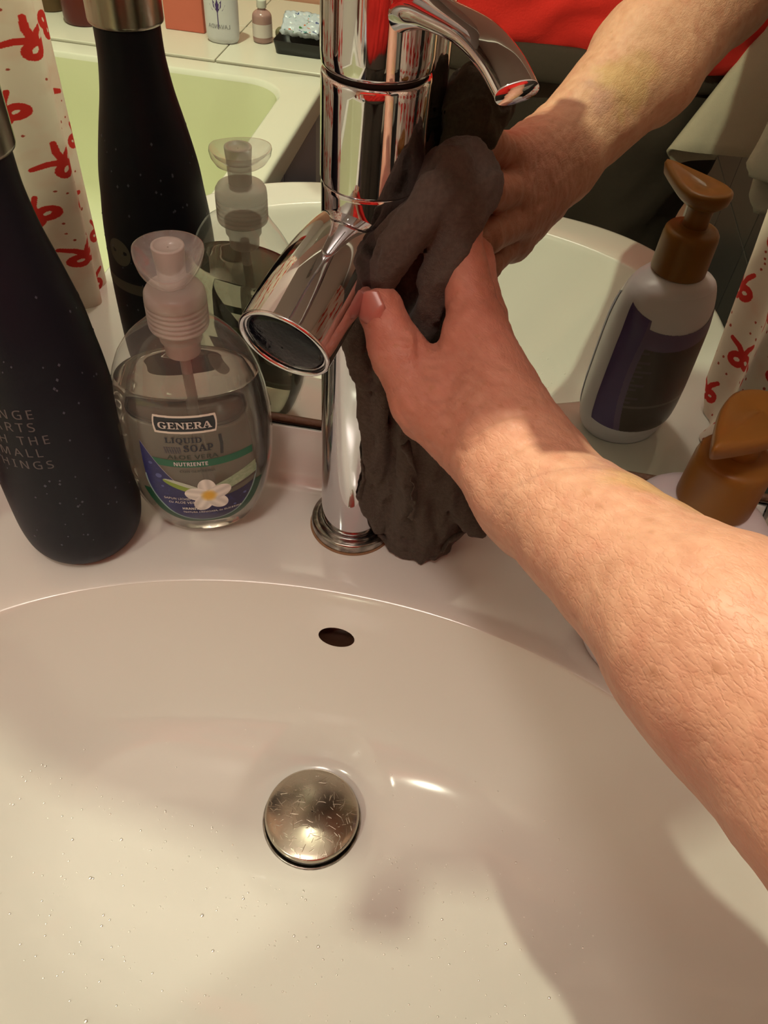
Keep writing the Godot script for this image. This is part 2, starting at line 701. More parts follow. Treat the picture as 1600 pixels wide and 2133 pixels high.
func make_basin() -> void:
	var t := thing("washbasin", "white ceramic washbasin with an oval bowl under the chrome tap", "washbasin", Vector3(BC.x, FLOOR_Y, 0.21))
	var n := 600
	var v := PackedVector3Array()
	var idx := PackedInt32Array()
	var ss := []
	for i in 24:
		ss.append(0.11 + 0.45 * i / 24.0)
	for i in 90:
		ss.append(0.56 + 0.42 * i / 90.0)
	for i in 12:
		ss.append(0.98 + 0.02 * i / 12.0)
	var rows := []
	# angles and true directions
	var rims := []
	var outs := []
	for i in n:
		var a := TAU * i / n
		var r := rim(a)
		rims.append(r)
		var d := r - BC
		outs.append(outer(atan2(d.y, d.x)))
	for s in ss:
		var row := PackedVector3Array()
		for i in n:
			var p: Vector2 = DC.lerp(rims[i], s)
			row.append(Vector3(p.x, floor_y(p, s), p.y))
		rows.append(row)
	for u in [0.0, 0.01, 0.025, 0.05, 0.09, 0.15, 0.22, 0.3, 0.38, 0.46, 0.54, 0.62, 0.68, 0.74, 0.79, 0.83, 0.87, 0.9, 0.925, 0.95, 0.97, 0.985, 1.0]:
		var row := PackedVector3Array()
		for i in n:
			var p: Vector2 = rims[i].lerp(outs[i], u)
			var y := bowl_y(1.0 + u * 0.2)
			var e: float = (outs[i] - p).length()
			y += 0.04 * pow(smooth(0.017, 0.0, p.y - 0.003), 1.6)
			if outs[i].y > 0.012:
				y -= 0.012 * pow(smooth(0.013, 0.0, e), 2.0)
			row.append(Vector3(p.x, y, p.y))
		rows.append(row)
	var last: PackedVector3Array = rows[-1]
	for q in [[1.004, -0.02], [1.004, -0.045], [0.985, -0.06], [0.93, -0.068], [0.75, -0.12], [0.5, -0.155], [0.25, -0.165]]:
		var row := PackedVector3Array()
		for i in n:
			var c := Vector2(BC.x, 0.19)
			var p: Vector2 = c + (Vector2(last[i].x, last[i].z) - c) * q[0]
			row.append(Vector3(p.x, q[1], maxf(p.y, 0.003)))
		rows.append(row)
	# the overflow hole: drop the quads inside an ellipse on the back wall and pull their edge onto it
	var oc := Vector3(-0.0455, 0, 0)
	var os := 0.885
	var hw := 0.0108
	var hh := 0.0068
	var base := Vector3(-0.0455, bowl_y(os), DC.lerp(rim(-PI / 2), os).y)
	var tang := (Vector3(-0.0455, bowl_y(os + 0.03), DC.lerp(rim(-PI / 2), os + 0.03).y) - base).normalized()
	for row in rows:
		for p in row:
			v.append(p)
	var rho := PackedFloat32Array()
	rho.resize(v.size())
	for i in v.size():
		var d := v[i] - base
		rho[i] = 9.0
		if absf(d.x) < 0.03 and absf(d.y) < 0.03 and v[i].z < 0.13 and v[i].y < -0.004:
			rho[i] = Vector2(d.x / hw, d.dot(tang) / hh).length()
	var used := {}
	for j in rows.size() - 1:
		for i in n:
			var a := j * n + i
			var b := j * n + (i + 1) % n
			var c := a + n
			var d := b + n
			if rho[a] + rho[b] + rho[c] + rho[d] < 4.0:
				for q in [a, b, c, d]:
					used[q] = used.get(q, 0) + 1
				continue
			idx.append_array([a, b, c, b, d, c])
	for q in used:
		if used[q] < 4:
			var d := v[q] - base
			v[q] = base + d / rho[q]
	var body := part("bowl", build(v, idx), M.ceramic, t, -t.position)
	# channel behind the overflow
	var rings := []
	var inward := Vector3(0, 0.25, -1).normalized()
	var nrm := Vector3(0, -tang.z, tang.y)
	for q in [[1.0, 0.0], [0.97, 0.0015], [0.96, 0.004], [0.96, 0.012]]:
		var r := PackedVector3Array()
		for i in 48:
			var a := TAU * i / 48
			r.append(base + Vector3(cos(a) * hw * q[0], 0, 0) + tang * sin(a) * hh * q[0] + Vector3(0, -0.35, -1).normalized() * q[1])
		rings.append(r)
	part("overflow_hole", skin(rings, true, false, true), solid(Color(0.26, 0.17, 0.12), 0.5), t, -t.position)
	# pedestal
	part("pedestal", lathe([Vector2(0.15, 0.0), Vector2(0.152, 0.01), Vector2(0.13, 0.05), Vector2(0.1, 0.2), Vector2(0.095, 0.5), Vector2(0.12, 0.66), Vector2(0.13, 0.692)], 48, 1.0, 0.9), M.ceramic, t, Vector3(0, 0, -0.02))
	# drain
	var dy := -0.1165
	var dr := thing("basin_plug", "round domed metal drain plug in the bottom of the bowl, scratched", "drain plug", Vector3(DC.x, dy, DC.y))
	part("flange", lathe([Vector2(0.004, -0.012), Vector2(0.024, -0.012), Vector2(0.0255, -0.003), Vector2(0.0262, 0.0003), Vector2(0.0278, 0.0009), Vector2(0.0287, 0.0012), Vector2(0.0293, 0.0010), Vector2(0.0296, 0.0002), Vector2(0.0295, -0.004)], 80), M.dull_chrome, dr)
	var cap := lathe([Vector2(0.008, -0.008), Vector2(0.009, 0.004), Vector2(0.025, 0.0052), Vector2(0.0272, 0.0056), Vector2(0.0279, 0.0064), Vector2(0.0280, 0.0078), Vector2(0.0275, 0.0088), Vector2(0.0266, 0.0093), Vector2(0.0240, 0.0099), Vector2(0.020, 0.01058), Vector2(0.015, 0.01125), Vector2(0.010, 0.01172), Vector2(0.005, 0.0120), Vector2(0.002, 0.01207), Vector2(0.0004, 0.01208)], 96)
	var cm := solid(Color(0.70, 0.67, 0.61), 0.2, 1.0)
	cm.heightmap_enabled = true
	var sc := Image.create(512, 512, false, Image.FORMAT_L8)
	sc.fill(Color(0.5, 0.5, 0.5))
	for i in 420:
		var p := Vector2(rng.randf() * 512, rng.randf() * 512)
		var a := rng.randf() * TAU
		var len := rng.randf_range(6, 46)
		var sh := rng.randf_range(0.2, 0.8)
		for k in int(len):
			a += rng.randf_range(-0.04, 0.04)
			p += Vector2(cos(a), sin(a))
			sc.set_pixel(posmod(int(p.x), 512), posmod(int(p.y), 512), Color(sh, sh, sh))
	cm.heightmap_texture = ImageTexture.create_from_image(sc)
	cm.heightmap_scale = 0.045
	cm.roughness = 0.2
	tri(cm, 17.0)
	part("cap", cap, cm, dr)


# ------------------------------------------------------------------ mirror and shelf
func make_mirror_and_shelf() -> void:
	var t := thing("wall_mirror", "large frameless mirror standing on the back edge of the basin", "mirror", Vector3(-0.03, 0.041, -0.003))
	part("glass", box(Vector3(1.0, 0.255, 0.005), 0.0006, Vector3(0, 0.1285, 0.0005)), M.mirror, t)
	var seal := solid(Color(0.42, 0.30, 0.22), 0.6)
	seal.heightmap_enabled = true
	seal.heightmap_texture = bump_tex(5, 0.04, 128)
	seal.heightmap_scale = 0.06
	tri(seal, 40.0)
	part("sealant_bead", sweep([Vector3(-0.5, -0.001, 0.003), Vector3(0.5, -0.001, 0.003)], [Vector2(0.0022, 0.0026)], Vector3.UP, 14), seal, t)
	var s := thing("wall_shelf", "narrow white shelf on the wall between the mirror and the lamp", "shelf", Vector3(0.09, 0.362, 0.0))
	part("board", box(Vector3(0.48, 0.012, 0.1025), 0.003, Vector3(0, 0.0, 0.049)), solid(Color(0.8, 0.78, 0.75), 0.4), s)
	for x in [-0.16, 0.16]:
		part("bracket", box(Vector3(0.012, 0.03, 0.05), 0.002, Vector3(x, -0.021, 0.024)), M.dull_chrome, s)


# ------------------------------------------------------------------ tap
func make_tap() -> void:
	var t := thing("mixer_tap", "tall chrome mixer tap standing on the basin deck, being wiped", "tap", Vector3(-0.0493, 0, 0.0395))
	part("base_ring", lathe([Vector2(0.0240, 0.0), Vector2(0.0246, 0.0008), Vector2(0.0248, 0.002), Vector2(0.0248, 0.0052), Vector2(0.0244, 0.0064), Vector2(0.0236, 0.007), Vector2(0.0214, 0.0074), Vector2(0.0208, 0.0068), Vector2(0.0204, 0.0060), Vector2(0.0188, 0.0060)], 96), M.dull_chrome, t)
	part("limescale_ring", lathe([Vector2(0.0243, 0.0), Vector2(0.0256, 0.0), Vector2(0.0256, 0.0004), Vector2(0.0249, 0.0009), Vector2(0.0243, 0.0009)], 64), M.lime, t)
	part("stem", lathe([Vector2(0.0186, 0.004), Vector2(0.0188, 0.006), Vector2(0.0192, 0.06), Vector2(0.0197, 0.13), Vector2(0.0203, 0.19), Vector2(0.0205, 0.212), Vector2(0.0203, 0.2135), Vector2(0.0199, 0.2140)], 128), M.chrome, t)
	part("collar", lathe([Vector2(0.0199, 0.2138), Vector2(0.0206, 0.2142), Vector2(0.0208, 0.215), Vector2(0.0209, 0.25), Vector2(0.0209, 0.2528), Vector2(0.0206, 0.2540), Vector2(0.0198, 0.2545), Vector2(0.0186, 0.2545), Vector2(0.0182, 0.2535), Vector2(0.0181, 0.25)], 128), M.chrome, t)
	part("gap_ring", lathe([Vector2(0.0170, 0.25), Vector2(0.0184, 0.25), Vector2(0.0184, 0.257), Vector2(0.017, 0.257)], 64), M.dark_gap, t)
	part("head", lathe([Vector2(0.0196, 0.2562), Vector2(0.0205, 0.2566), Vector2(0.0209, 0.2578), Vector2(0.0212, 0.262), Vector2(0.0213, 0.312), Vector2(0.0208, 0.318), Vector2(0.019, 0.3225), Vector2(0.015, 0.3255), Vector2(0.008, 0.3272), Vector2(0.0004, 0.3278)], 128), M.chrome, t)
	var path := curve([Vector3(0.002, 0.1855, -0.006), Vector3(-0.001, 0.1885, 0.004), Vector3(-0.0045, 0.1888, 0.0135), Vector3(-0.009, 0.1875, 0.026), Vector3(-0.0145, 0.1828, 0.045), Vector3(-0.0200, 0.1752, 0.0665)], 10)
	part("spout", sweep(path, [Vector2(0.0197, 0.0186)], Vector3.UP, 96, true, false), M.chrome, t)
	# the end of the spout: a rolled rim and a shallow dished plate
	var e: Vector3 = path[-1]
	var tan: Vector3 = (path[-1] - path[-2]).normalized()
	var side := tan.cross(Vector3.UP).normalized()
	var up := side.cross(tan)
	var end := lathe([Vector2(0.0190, -0.0005), Vector2(0.0197, 0.0), Vector2(0.01965, 0.0007), Vector2(0.0192, 0.0013), Vector2(0.0186, 0.0015), Vector2(0.0179, 0.0012), Vector2(0.0175, 0.0006), Vector2(0.0173, -0.0003), Vector2(0.0172, -0.0030)], 96, 1.0, 0.945)
	var plate := lathe([Vector2(0.0174, -0.0016), Vector2(0.0168, -0.0004), Vector2(0.0150, 0.0006), Vector2(0.0120, 0.0013), Vector2(0.0080, 0.0018), Vector2(0.004, 0.0021), Vector2(0.0004, 0.0022)], 96, 1.0, 0.945)
	var pm := solid(Color(0.05, 0.055, 0.09), 0.09, 0.0, 0.3)
	pm.heightmap_enabled = true
	pm.heightmap_texture = bump_tex(19, 0.03, 256, 4)
	pm.heightmap_scale = 0.010
	tri(pm, 40.0)
	part("aerator_plate", plate, pm, t).transform = Transform3D(Basis(side, tan, up), e)
	part("spout_end", end, M.chrome, t).transform = Transform3D(Basis(side, tan, up), e)
	# lever
	var o := t.position
	var lp := curve([Vector3(-0.0415, 0.276, 0.048) - o, Vector3(-0.0345, 0.2805, 0.060) - o, Vector3(-0.0262, 0.2835, 0.072) - o, Vector3(-0.0130, 0.2860, 0.093) - o, Vector3(-0.0040, 0.2855, 0.112) - o, Vector3(0.0022, 0.2835, 0.1285) - o], 10)
	var rad := []
	for i in lp.size():
		var u := float(i) / (lp.size() - 1)
		rad.append(Vector2(lerpf(0.0078, 0.0059, u), lerpf(0.0060, 0.0027, smooth(0.0, 0.6, u))))
	var tab := curve([Vector3(-0.0493, 0.306, 0.045) - o, Vector3(-0.0500, 0.310, 0.070) - o, Vector3(-0.0508, 0.3125, 0.098) - o, Vector3(-0.0515, 0.3120, 0.121) - o], 8)
	part("top_handle", sweep(tab, [Vector2(0.0056, 0.0034)], Vector3.UP, 40, true, true, 2.4), M.chrome, t)
	part("lever", sweep(lp, rad, Vector3(-0.25, 0.9, 0.1).normalized(), 64, true, true, 2.4), M.chrome, t)


# ------------------------------------------------------------------ dark steel bottle
func bottle_r(y: float) -> float:
	var k := [[0.0, 0.024], [0.002, 0.0275], [0.006, 0.0302], [0.014, 0.0325], [0.03, 0.0338], [0.07, 0.0340], [0.1, 0.0330], [0.118, 0.0318], [0.131, 0.0303], [0.145, 0.0288], [0.158, 0.0264], [0.172, 0.0234], [0.187, 0.0200], [0.2, 0.0180], [0.209, 0.0172], [0.222, 0.0170]]
	for i in k.size() - 1:
		if y <= k[i + 1][0]:
			return lerpf(k[i][1], k[i + 1][1], (y - k[i][0]) / (k[i + 1][0] - k[i][0]))
	return 0.017


func make_steel_bottle() -> void:
	var t := thing("water_bottle", "matt navy steel water bottle with pale lettering and specks beside the soap", "bottle", Vector3(-0.2, 0, 0.0795))
	var prof := []
	prof.append(Vector2(0.0004, 0.001))
	var pts := []
	for y in [0.0, 0.002, 0.006, 0.014, 0.03, 0.07, 0.1, 0.118, 0.131, 0.145, 0.158, 0.172, 0.187, 0.2, 0.209, 0.222]:
		pts.append(Vector2(bottle_r(y), y))
	prof.append_array(curve(pts, 5))
	var paint := solid(Color(0.10, 0.105, 0.145), 0.42, 0.0, 0.3)
	paint.heightmap_enabled = true
	paint.heightmap_texture = bump_tex(31, 0.2, 256, 2)
	paint.heightmap_scale = 0.006
	tri(paint, 60.0)
	part("body", lathe(prof, 96), paint, t)
	part("cap", lathe([Vector2(0.0168, 0.2215), Vector2(0.0182, 0.2215), Vector2(0.0190, 0.2222), Vector2(0.0192, 0.2235), Vector2(0.0191, 0.262), Vector2(0.0186, 0.2645), Vector2(0.017, 0.2655), Vector2(0.0004, 0.2658)], 96), M.steel, t)
	var ink := solid(Color(0.36, 0.33, 0.34), 0.5)
	var bend := func(x0: float, y0: float) -> Callable:
		return func(x: float, y: float, z: float) -> Vector3:
			var r := bottle_r(y + y0) + 0.00012 + z
			var a := x0 + x / bottle_r(y0)
			return Vector3(sin(a) * r, y + y0, cos(a) * r)
	var lines := [["CHANGE", 0.1138, 23.2], ["STARTS", 0.1066, 21.5], ["WITH THE", 0.0988, 29.4], ["SMALL", 0.0912, 21.2], ["THINGS", 0.0835, 26.5]]
	for l in lines:
		part("lettering", lettering(l[0], 0.0050, bend.call(deg_to_rad(l[2]), l[1]), "Droid Sans", 400, 1.0, 12), ink, t)
	# specks: small diamonds scattered over the paint
	var v := PackedVector3Array()
	var idx := PackedInt32Array()
	for i in 170:
		var y := rng.randf_range(0.025, 0.17)
		var a := rng.randf() * TAU
		var s := rng.randf_range(0.00035, 0.00075)
		if y > 0.08 and y < 0.124 and a < 0.6:
			continue
		var b := v.size()
		for q in [Vector2(0, 1.3), Vector2(1, 0), Vector2(0, -1.3), Vector2(-1, 0)]:
			v.append(bend.call(a, y).call(q.x * s, q.y * s, 0.0001))
		for q in [Vector2(0, 1.3), Vector2(1, 0), Vector2(0, -1.3), Vector2(-1, 0)]:
			v.append(bend.call(a, y).call(q.x * s, q.y * s, -0.0002))
		idx.append_array([b, b + 1, b + 2, b, b + 2, b + 3, b, b + 4, b + 1, b + 1, b + 4, b + 5, b + 1, b + 5, b + 2, b + 2, b + 5, b + 6, b + 2, b + 6, b + 3, b + 3, b + 6, b + 7, b + 3, b + 7, b, b, b + 7, b + 4])
	var sp := part("printed_speck", build(v, idx), solid(Color(0.30, 0.31, 0.37), 0.5), t)
	sp.set_meta("kind", "stuff")
	# grey ring and oval badge printed on the far side
	var grey := solid(Color(0.30, 0.28, 0.25), 0.5)
	part("printed_band", sheet(60, 3, func(u: float, q: float) -> Vector3:
		return bend.call(lerpf(deg_to_rad(95.0), deg_to_rad(285.0), u), 0.0825).call(0.0, lerpf(-0.0035, 0.0035, q), 0.0001), 0.0001), grey, t)
	var bv := PackedVector3Array()
	var bi := PackedInt32Array()
	var ba := deg_to_rad(205.0)
	bv.append(bend.call(ba, 0.105).call(0.0, 0.0, 0.0002))
	for i in 32:
		var a := TAU * i / 32
		bv.append(bend.call(ba, 0.105).call(cos(a) * 0.0085, sin(a) * 0.0085, 0.0002))
		bi.append_array([0, 1 + i, 1 + (i + 1) % 32])
	part("printed_badge", build(bv, bi), grey, t)


# ------------------------------------------------------------------ soap bottle
func soap_a(y: float) -> float:
	var k := [[0.0, 0.022], [0.003, 0.0262], [0.008, 0.0292], [0.015, 0.0322], [0.03, 0.0370], [0.05, 0.0406], [0.07, 0.0415], [0.085, 0.0408], [0.1, 0.0388], [0.112, 0.0358], [0.122, 0.0318], [0.131, 0.0258], [0.136, 0.0205], [0.139, 0.0155], [0.1405, 0.0132], [0.146, 0.0128]]
	for i in k.size() - 1:
		if y <= k[i + 1][0]:
			var t: float = (y - k[i][0]) / (k[i + 1][0] - k[i][0])
			return lerpf(k[i][1], k[i + 1][1], t)
	return 0.0128


func soap_b(y: float) -> float:
	var a := soap_a(y)
	return minf(a, 0.0135 + 0.0095 * smooth(0.0, 0.03, y) + 0.0015 * smooth(0.0, 0.07, y) - 0.0125 * smooth(0.1, 0.14, y)) if y < 0.1405 else a


func soap_ring(y: float, inset: float, n: int) -> PackedVector3Array:
	var r := PackedVector3Array()
	for i in n:
		var a := TAU * i / n
		r.append(Vector3(cos(a) * (soap_a(y) - inset), y, sin(a) * (soap_b(y) - inset)))
	return r


func soap_front(x: float, y: float, lift: float) -> Vector3:
	var q := clampf(x / soap_a(y), -0.98, 0.98)
	return Vector3(x, y, (soap_b(y) + 0.00025) * sqrt(1.0 - q * q) + lift)


func make_soap_bottle() -> void:
	var t := thing("soap_dispenser", "clear oval liquid soap bottle with blue and green flower label and clear pump", "soap bottle", Vector3(-0.136, 0, 0.0525))
	t.rotation.y = deg_to_rad(18.0)
	var ys := []
	for i in 12:
		ys.append(0.0005 + 0.008 * pow(i / 12.0, 1.5))
	for i in 44:
		ys.append(0.0085 + (0.1405 - 0.0085) * i / 44.0)
	ys.append_array([0.1405, 0.143, 0.146])
	var sm := func(y: float) -> PackedVector3Array:   # smooths the straight pieces of the outline
		var r0 := soap_ring(maxf(y - 0.002, 0.0), 0.0, 96)
		var r1 := soap_ring(y, 0.0, 96)
		var r2 := soap_ring(minf(y + 0.002, 0.146), 0.0, 96)
		var out := PackedVector3Array()
		for i in 96:
			var p := (r0[i] + r1[i] * 2.0 + r2[i]) / 4.0
			out.append(Vector3(p.x, y, p.z))
		return out
	var rings := []
	for y in ys:
		rings.append(sm.call(y))
	var shell := solid(Color(0.93, 0.95, 0.93, 0.07), 0.03)
	shell.transparency = BaseMaterial3D.TRANSPARENCY_ALPHA
	part("shell", skin(rings, true, true, false), shell, t)
	# the liquid fills it up to 11 cm
	var lr := []
	for y in ys:
		if y < 0.108 and y > 0.0012:
			var r: PackedVector3Array = sm.call(y)
			var o := PackedVector3Array()
			for p in r:
				o.append(Vector3(p.x * (1.0 - 0.0011 / Vector2(p.x, p.z).length()), p.y, p.z * (1.0 - 0.0011 / Vector2(p.x, p.z).length())))
			lr.append(o)
	lr.append(soap_ring(0.1086, 0.0016, 96))
	var liquid := solid(Color(0.72, 0.71, 0.64, 0.0), 0.0)
	liquid.refraction_enabled = true
	liquid.refraction_scale = 0.033
	part("liquid_soap", skin(lr, true, true, true), liquid, t)
	# label
	part("label", label_sheet(), label_material(), t)
	var navy := solid(Color(0.075, 0.075, 0.16), 0.4)
	var pale := solid(Color(0.84, 0.82, 0.80), 0.4)
	var white := solid(Color(0.80, 0.79, 0.80), 0.4)
	var put := func(x0: float, y0: float) -> Callable:
		return func(x: float, y: float, z: float) -> Vector3:
			return soap_front(x + x0, y + y0, 0.00035 + z)
	var words := [
		["GENERA", 0.0043, 0.0265, -0.0020, 0.0918, "Droid Serif", 700, pale], ["LIQUID", 0.0046, 0.0185, -0.0040, 0.0812, "Droid Serif", 700, navy], ["SOAP", 0.0046, 0.0150, 0.0030, 0.0762, "Droid Serif", 700, navy],
		["ALOE VERA", 0.0027, 0.0260, -0.0005, 0.0710, "Droid Sans", 400, solid(Color(0.16, 0.20, 0.16), 0.5)], ["NUTRIENTE", 0.0027, 0.0175, -0.0020, 0.0660, "Droid Sans", 700, white],
		["CON GLICERINA", 0.0016, 0.0185, 0.0010, 0.0612, "Droid Sans", 400, solid(Color(0.24, 0.23, 0.22), 0.5)],
		["SAPUN LICHID", 0.0016, 0.0140, -0.0125, 0.0392, "Droid Sans", 400, pale], ["cu ALOE VERA", 0.0018, 0.0155, -0.0095, 0.0362, "Droid Sans", 400, pale],
		["HRANITOR", 0.0018, 0.0120, -0.0045, 0.0312, "Droid Sans", 700, pale], ["TEXTURA CREMOASA, cu GLICERINA", 0.0015, 0.0320, 0.0055, 0.0283, "Droid Sans", 400, pale]]
	for w in words:
		part("lettering", lettering(w[0], w[1], put.call(w[3], w[4]), w[5], w[6], 0.5, 0.0, w[2]), w[7], t)
	# pump: closure with a grip, shaft, head, dip tube
	var frost := solid(Color(0.80, 0.76, 0.73, 0.58), 0.32)
	frost.transparency = BaseMaterial3D.TRANSPARENCY_ALPHA
	var clear := solid(Color(0.90, 0.87, 0.86, 0.17), 0.1)
	clear.transparency = BaseMaterial3D.TRANSPARENCY_ALPHA
	var ridge := []
	ridge.append(Vector2(0.0125, 0.1365))
	ridge.append_array([Vector2(0.0140, 0.1366), Vector2(0.0143, 0.1375)])
	for i in 5:
		var y := 0.1385 + 0.0026 * i
		ridge.append_array([Vector2(0.0144, y), Vector2(0.0138, y + 0.0004), Vector2(0.0138, y + 0.0010), Vector2(0.0144, y + 0.0014)])
	ridge.append_array([Vector2(0.0143, 0.152), Vector2(0.0140, 0.1545), Vector2(0.0128, 0.1565), Vector2(0.0095, 0.1575), Vector2(0.0075, 0.158)])
	part("closure", lathe(ridge, 72), frost, t)
	part("plug", lathe([Vector2(0.0070, 0.120), Vector2(0.0085, 0.121), Vector2(0.0088, 0.127), Vector2(0.0102, 0.129), Vector2(0.0104, 0.137)], 48), frost, t)
	part("shaft", lathe([Vector2(0.0062, 0.155), Vector2(0.0064, 0.160), Vector2(0.0066, 0.168), Vector2(0.0074, 0.1768), Vector2(0.0072, 0.1776), Vector2(0.0058, 0.1776), Vector2(0.0054, 0.1764), Vector2(0.0004, 0.1764)], 48), frost, t)
	# head: a broad oval dish that narrows to the nozzle
	var hr := []
	for q in [[0.30, 0.1665, 0.0], [0.62, 0.1672, 0.0], [0.84, 0.1690, 0.0], [0.96, 0.1722, 0.0], [1.0, 0.1752, 0.0], [0.985, 0.1765, 0.0], [0.95, 0.1762, 0.0], [0.86, 0.1735, 0.0], [0.6, 0.1700, 0.0], [0.42, 0.1696, 0.0]]:
		var r := PackedVector3Array()
		for i in 72:
			var a := TAU * i / 72
			var rx := 0.0158
			var rz := 0.0150 if sin(a) < 0 else 0.0235
			r.append(Vector3(cos(a) * rx * q[0] * (1.0 - 0.10 * maxf(sin(a), 0.0)), q[1] - 0.0034 * maxf(sin(a), 0.0) * q[0], sin(a) * rz * q[0]))
		hr.append(r)
	part("pump_head", skin(hr), clear, t)
	part("dip_tube", sweep(curve([Vector3(0, 0.124, 0), Vector3(0.001, 0.09, 0.001), Vector3(0.003, 0.05, 0.002), Vector3(0.008, 0.012, 0.003)], 6), [Vector2(0.0027, 0.0027)], Vector3.RIGHT, 20), frost, t)


func label_sheet() -> ArrayMesh:
	return sheet(40, 60, func(u: float, w: float) -> Vector3:
		return soap_front(lerpf(-0.030, 0.034, u), lerpf(0.016, 0.104, w), 0.0), 0.00006)


func label_material() -> StandardMaterial3D:
	var w := 512
	var h := 704
	var im := Image.create(w, h, false, Image.FORMAT_RGBA8)
	var aloe := noise_image(77, 0.03, 256, 4)
	for py in h:
		for px in w:
			var x := lerpf(-30.0, 34.0, (px + 0.5) / w)       # millimetres
			var y := lerpf(104.0, 16.0, (py + 0.5) / h)
			var n: float = aloe.get_pixel(px % 256, py % 256).r
			var c := Color(0.50, 0.46, 0.42, 0.16)              # clear film over the liquid
			# outline of the label: oval below, straight sides above
			var inside := true
			var cy := 57.0
			if y < cy:
				inside = Vector2((x - 2.2) / 29.0, (y - cy) / 38.0).length() < 1.0
			else:
				inside = absf(x - 2.2 + (y - cy) * 0.02) < 29.0 - 0.0016 * (y - cy) * (y - cy)
			var rr := Vector2((x - 2.2) / 29.0, (y - cy) / 38.0).length()
			# green band
			var by := 67.2 + (x - 2.0) * 0.012 + 0.0028 * (x - 2.0) * (x - 2.0)
			if y > by - 2.6 and y < by + 2.4 and x > -22.5 and x < 30.0 and inside:
				c = Color(0.10, 0.40, 0.29, 0.96)
			# blue sweep rising on the left
			var edge := 39.5 + 0.0350 * pow(maxf(8.0 - x, 0.0), 2.0) + 0.011 * pow(maxf(x - 12.0, 0.0), 2.0) + 0.13 * maxf(x - 8.0, 0.0)
			if y < edge and inside:
				var t := clampf((x + 30.0) / 60.0, 0.0, 1.0)
				c = Color(0.10, 0.12, 0.40).lerp(Color(0.13, 0.08, 0.25), t)
				c = c.lerp(Color(0.2, 0.25, 0.55), 0.35 * smooth(0.6, 0.8, n))
				c.a = 0.98
				for q in [[-20, 57, 1.6], [-23, 66, 1.0], [-19, 49, 0.8], [24, 38, 0.9], [18, 31, 0.8]]:
					var dd := Vector2(x - q[0], y - q[1]).length()
					if dd < q[2]:
						c = Color(0.32, 0.36, 0.60, 0.98)
			elif absf(y - edge) < 0.5 and inside and x < 3.0:
				c = Color(0.75, 0.76, 0.78, 0.95)
			# pale rim of the oval and green outside of it
			if y < cy and rr > 0.985 and rr < 1.012 and y < 62:
				c = Color(0.55, 0.66, 0.66, 0.95)
			elif rr >= 1.012 and y < 45.0 and rr < 1.14:
				c = Color(0.06, 0.30, 0.20, 0.90)
			elif not inside:
				c = Color(0.4, 0.38, 0.34, 0.0)
			# aloe leaves behind the flower
			var ly := 45.0 + (x - 8.0) * 0.44
			if x > 5.0 and x < 31.5 and absf(y - ly) < 4.2 + 0.05 * (x - 5.0) and inside:
				c = Color(0.50, 0.60, 0.47).lerp(Color(0.68, 0.73, 0.62), n)
				if y < ly - 3.4:
					c = Color(0.30, 0.26, 0.24)
				c.a = 0.97
			var lf := Vector2(x + 7.0, y - 49.0).rotated(0.45)
			if Vector2(lf.x / 12.5, lf.y / 3.0).length() < 1.0:
				c = Color(0.52, 0.63, 0.22) if lf.y < 0.4 else Color(0.72, 0.76, 0.70)
				c.a = 0.98
			# flower: five rounded petals and a yellow heart
			var fp := Vector2(x - 4.8, y - 42.0)
			for k in 5:
				var a := deg_to_rad(95.0 + 72.0 * k)
				var q := fp.rotated(-a) - Vector2(6.4, 0)
				if Vector2(q.x / 6.6, q.y / 4.9).length() < 1.0:
					var sh := 0.86 + 0.05 * sin(q.y * 1.3 + k)
					c = Color(sh, sh * 0.985, sh * 0.96, 1.0)
			var fr := fp.length()
			if fr < 5.2 + 1.6 * sin(fp.angle() * 5.0 + 1.0) * n:
				c = c.lerp(Color(0.86, 0.66, 0.16, 1.0), smooth(5.6, 1.5, fr) * 0.95)
				c.a = 1.0
			# brand plate: white lozenge with a dark field
			var gx := x + 2.0
			var gy := y - 94.2 - 0.0035 * gx * gx * 0.4
			if absf(gy) < 5.9 and absf(gx - gy * 0.04) < 15.8 - 0.02 * gy * gy:
				c = Color(0.88, 0.86, 0.82, 1.0)
				if absf(gy) < 4.5 and absf(gx) < 15.0 - 0.03 * gy * gy:
					c = Color(0.05, 0.055, 0.12, 1.0)
			if x > -14.5 and x < -6.0 and y > 74.5 and y < 79.0 and sin(y * 8.0) > -0.3 and sin(x * 5.0 + y) > -0.5:
				c = Color(0.22, 0.22, 0.33, 0.8)
			if absf(x - 14.6 - 0.2 * sin((y - 76.0) * 0.5)) < 0.8 and y > 72.5 and y < 86.0:
				c = Color(0.22, 0.24, 0.27, 0.6)
			im.set_pixel(px, h - 1 - py, c)
	var m := StandardMaterial3D.new()
	m.albedo_texture = ImageTexture.create_from_image(im)
	m.transparency = BaseMaterial3D.TRANSPARENCY_ALPHA
	m.roughness = 0.32
	return m


# ------------------------------------------------------------------ lotion bottle
func lot_a(y: float) -> float:
	var k := [[0.0, 0.026], [0.003, 0.0296], [0.01, 0.0325], [0.025, 0.0352], [0.04, 0.0358], [0.06, 0.0352], [0.08, 0.0344], [0.095, 0.0333], [0.104, 0.0322], [0.111, 0.0302], [0.1155, 0.0268], [0.1185, 0.0220], [0.1205, 0.0140], [0.126, 0.0134]]
	for i in k.size() - 1:
		if y <= k[i + 1][0]:
			return lerpf(k[i][1], k[i + 1][1], (y - k[i][0]) / (k[i + 1][0] - k[i][0]))
	return 0.0134


func lot_b(y: float) -> float:
	return minf(lot_a(y) - 0.0004, 0.0215 + 0.004 * smooth(0.0, 0.02, y) - 0.007 * smooth(0.085, 0.119, y))


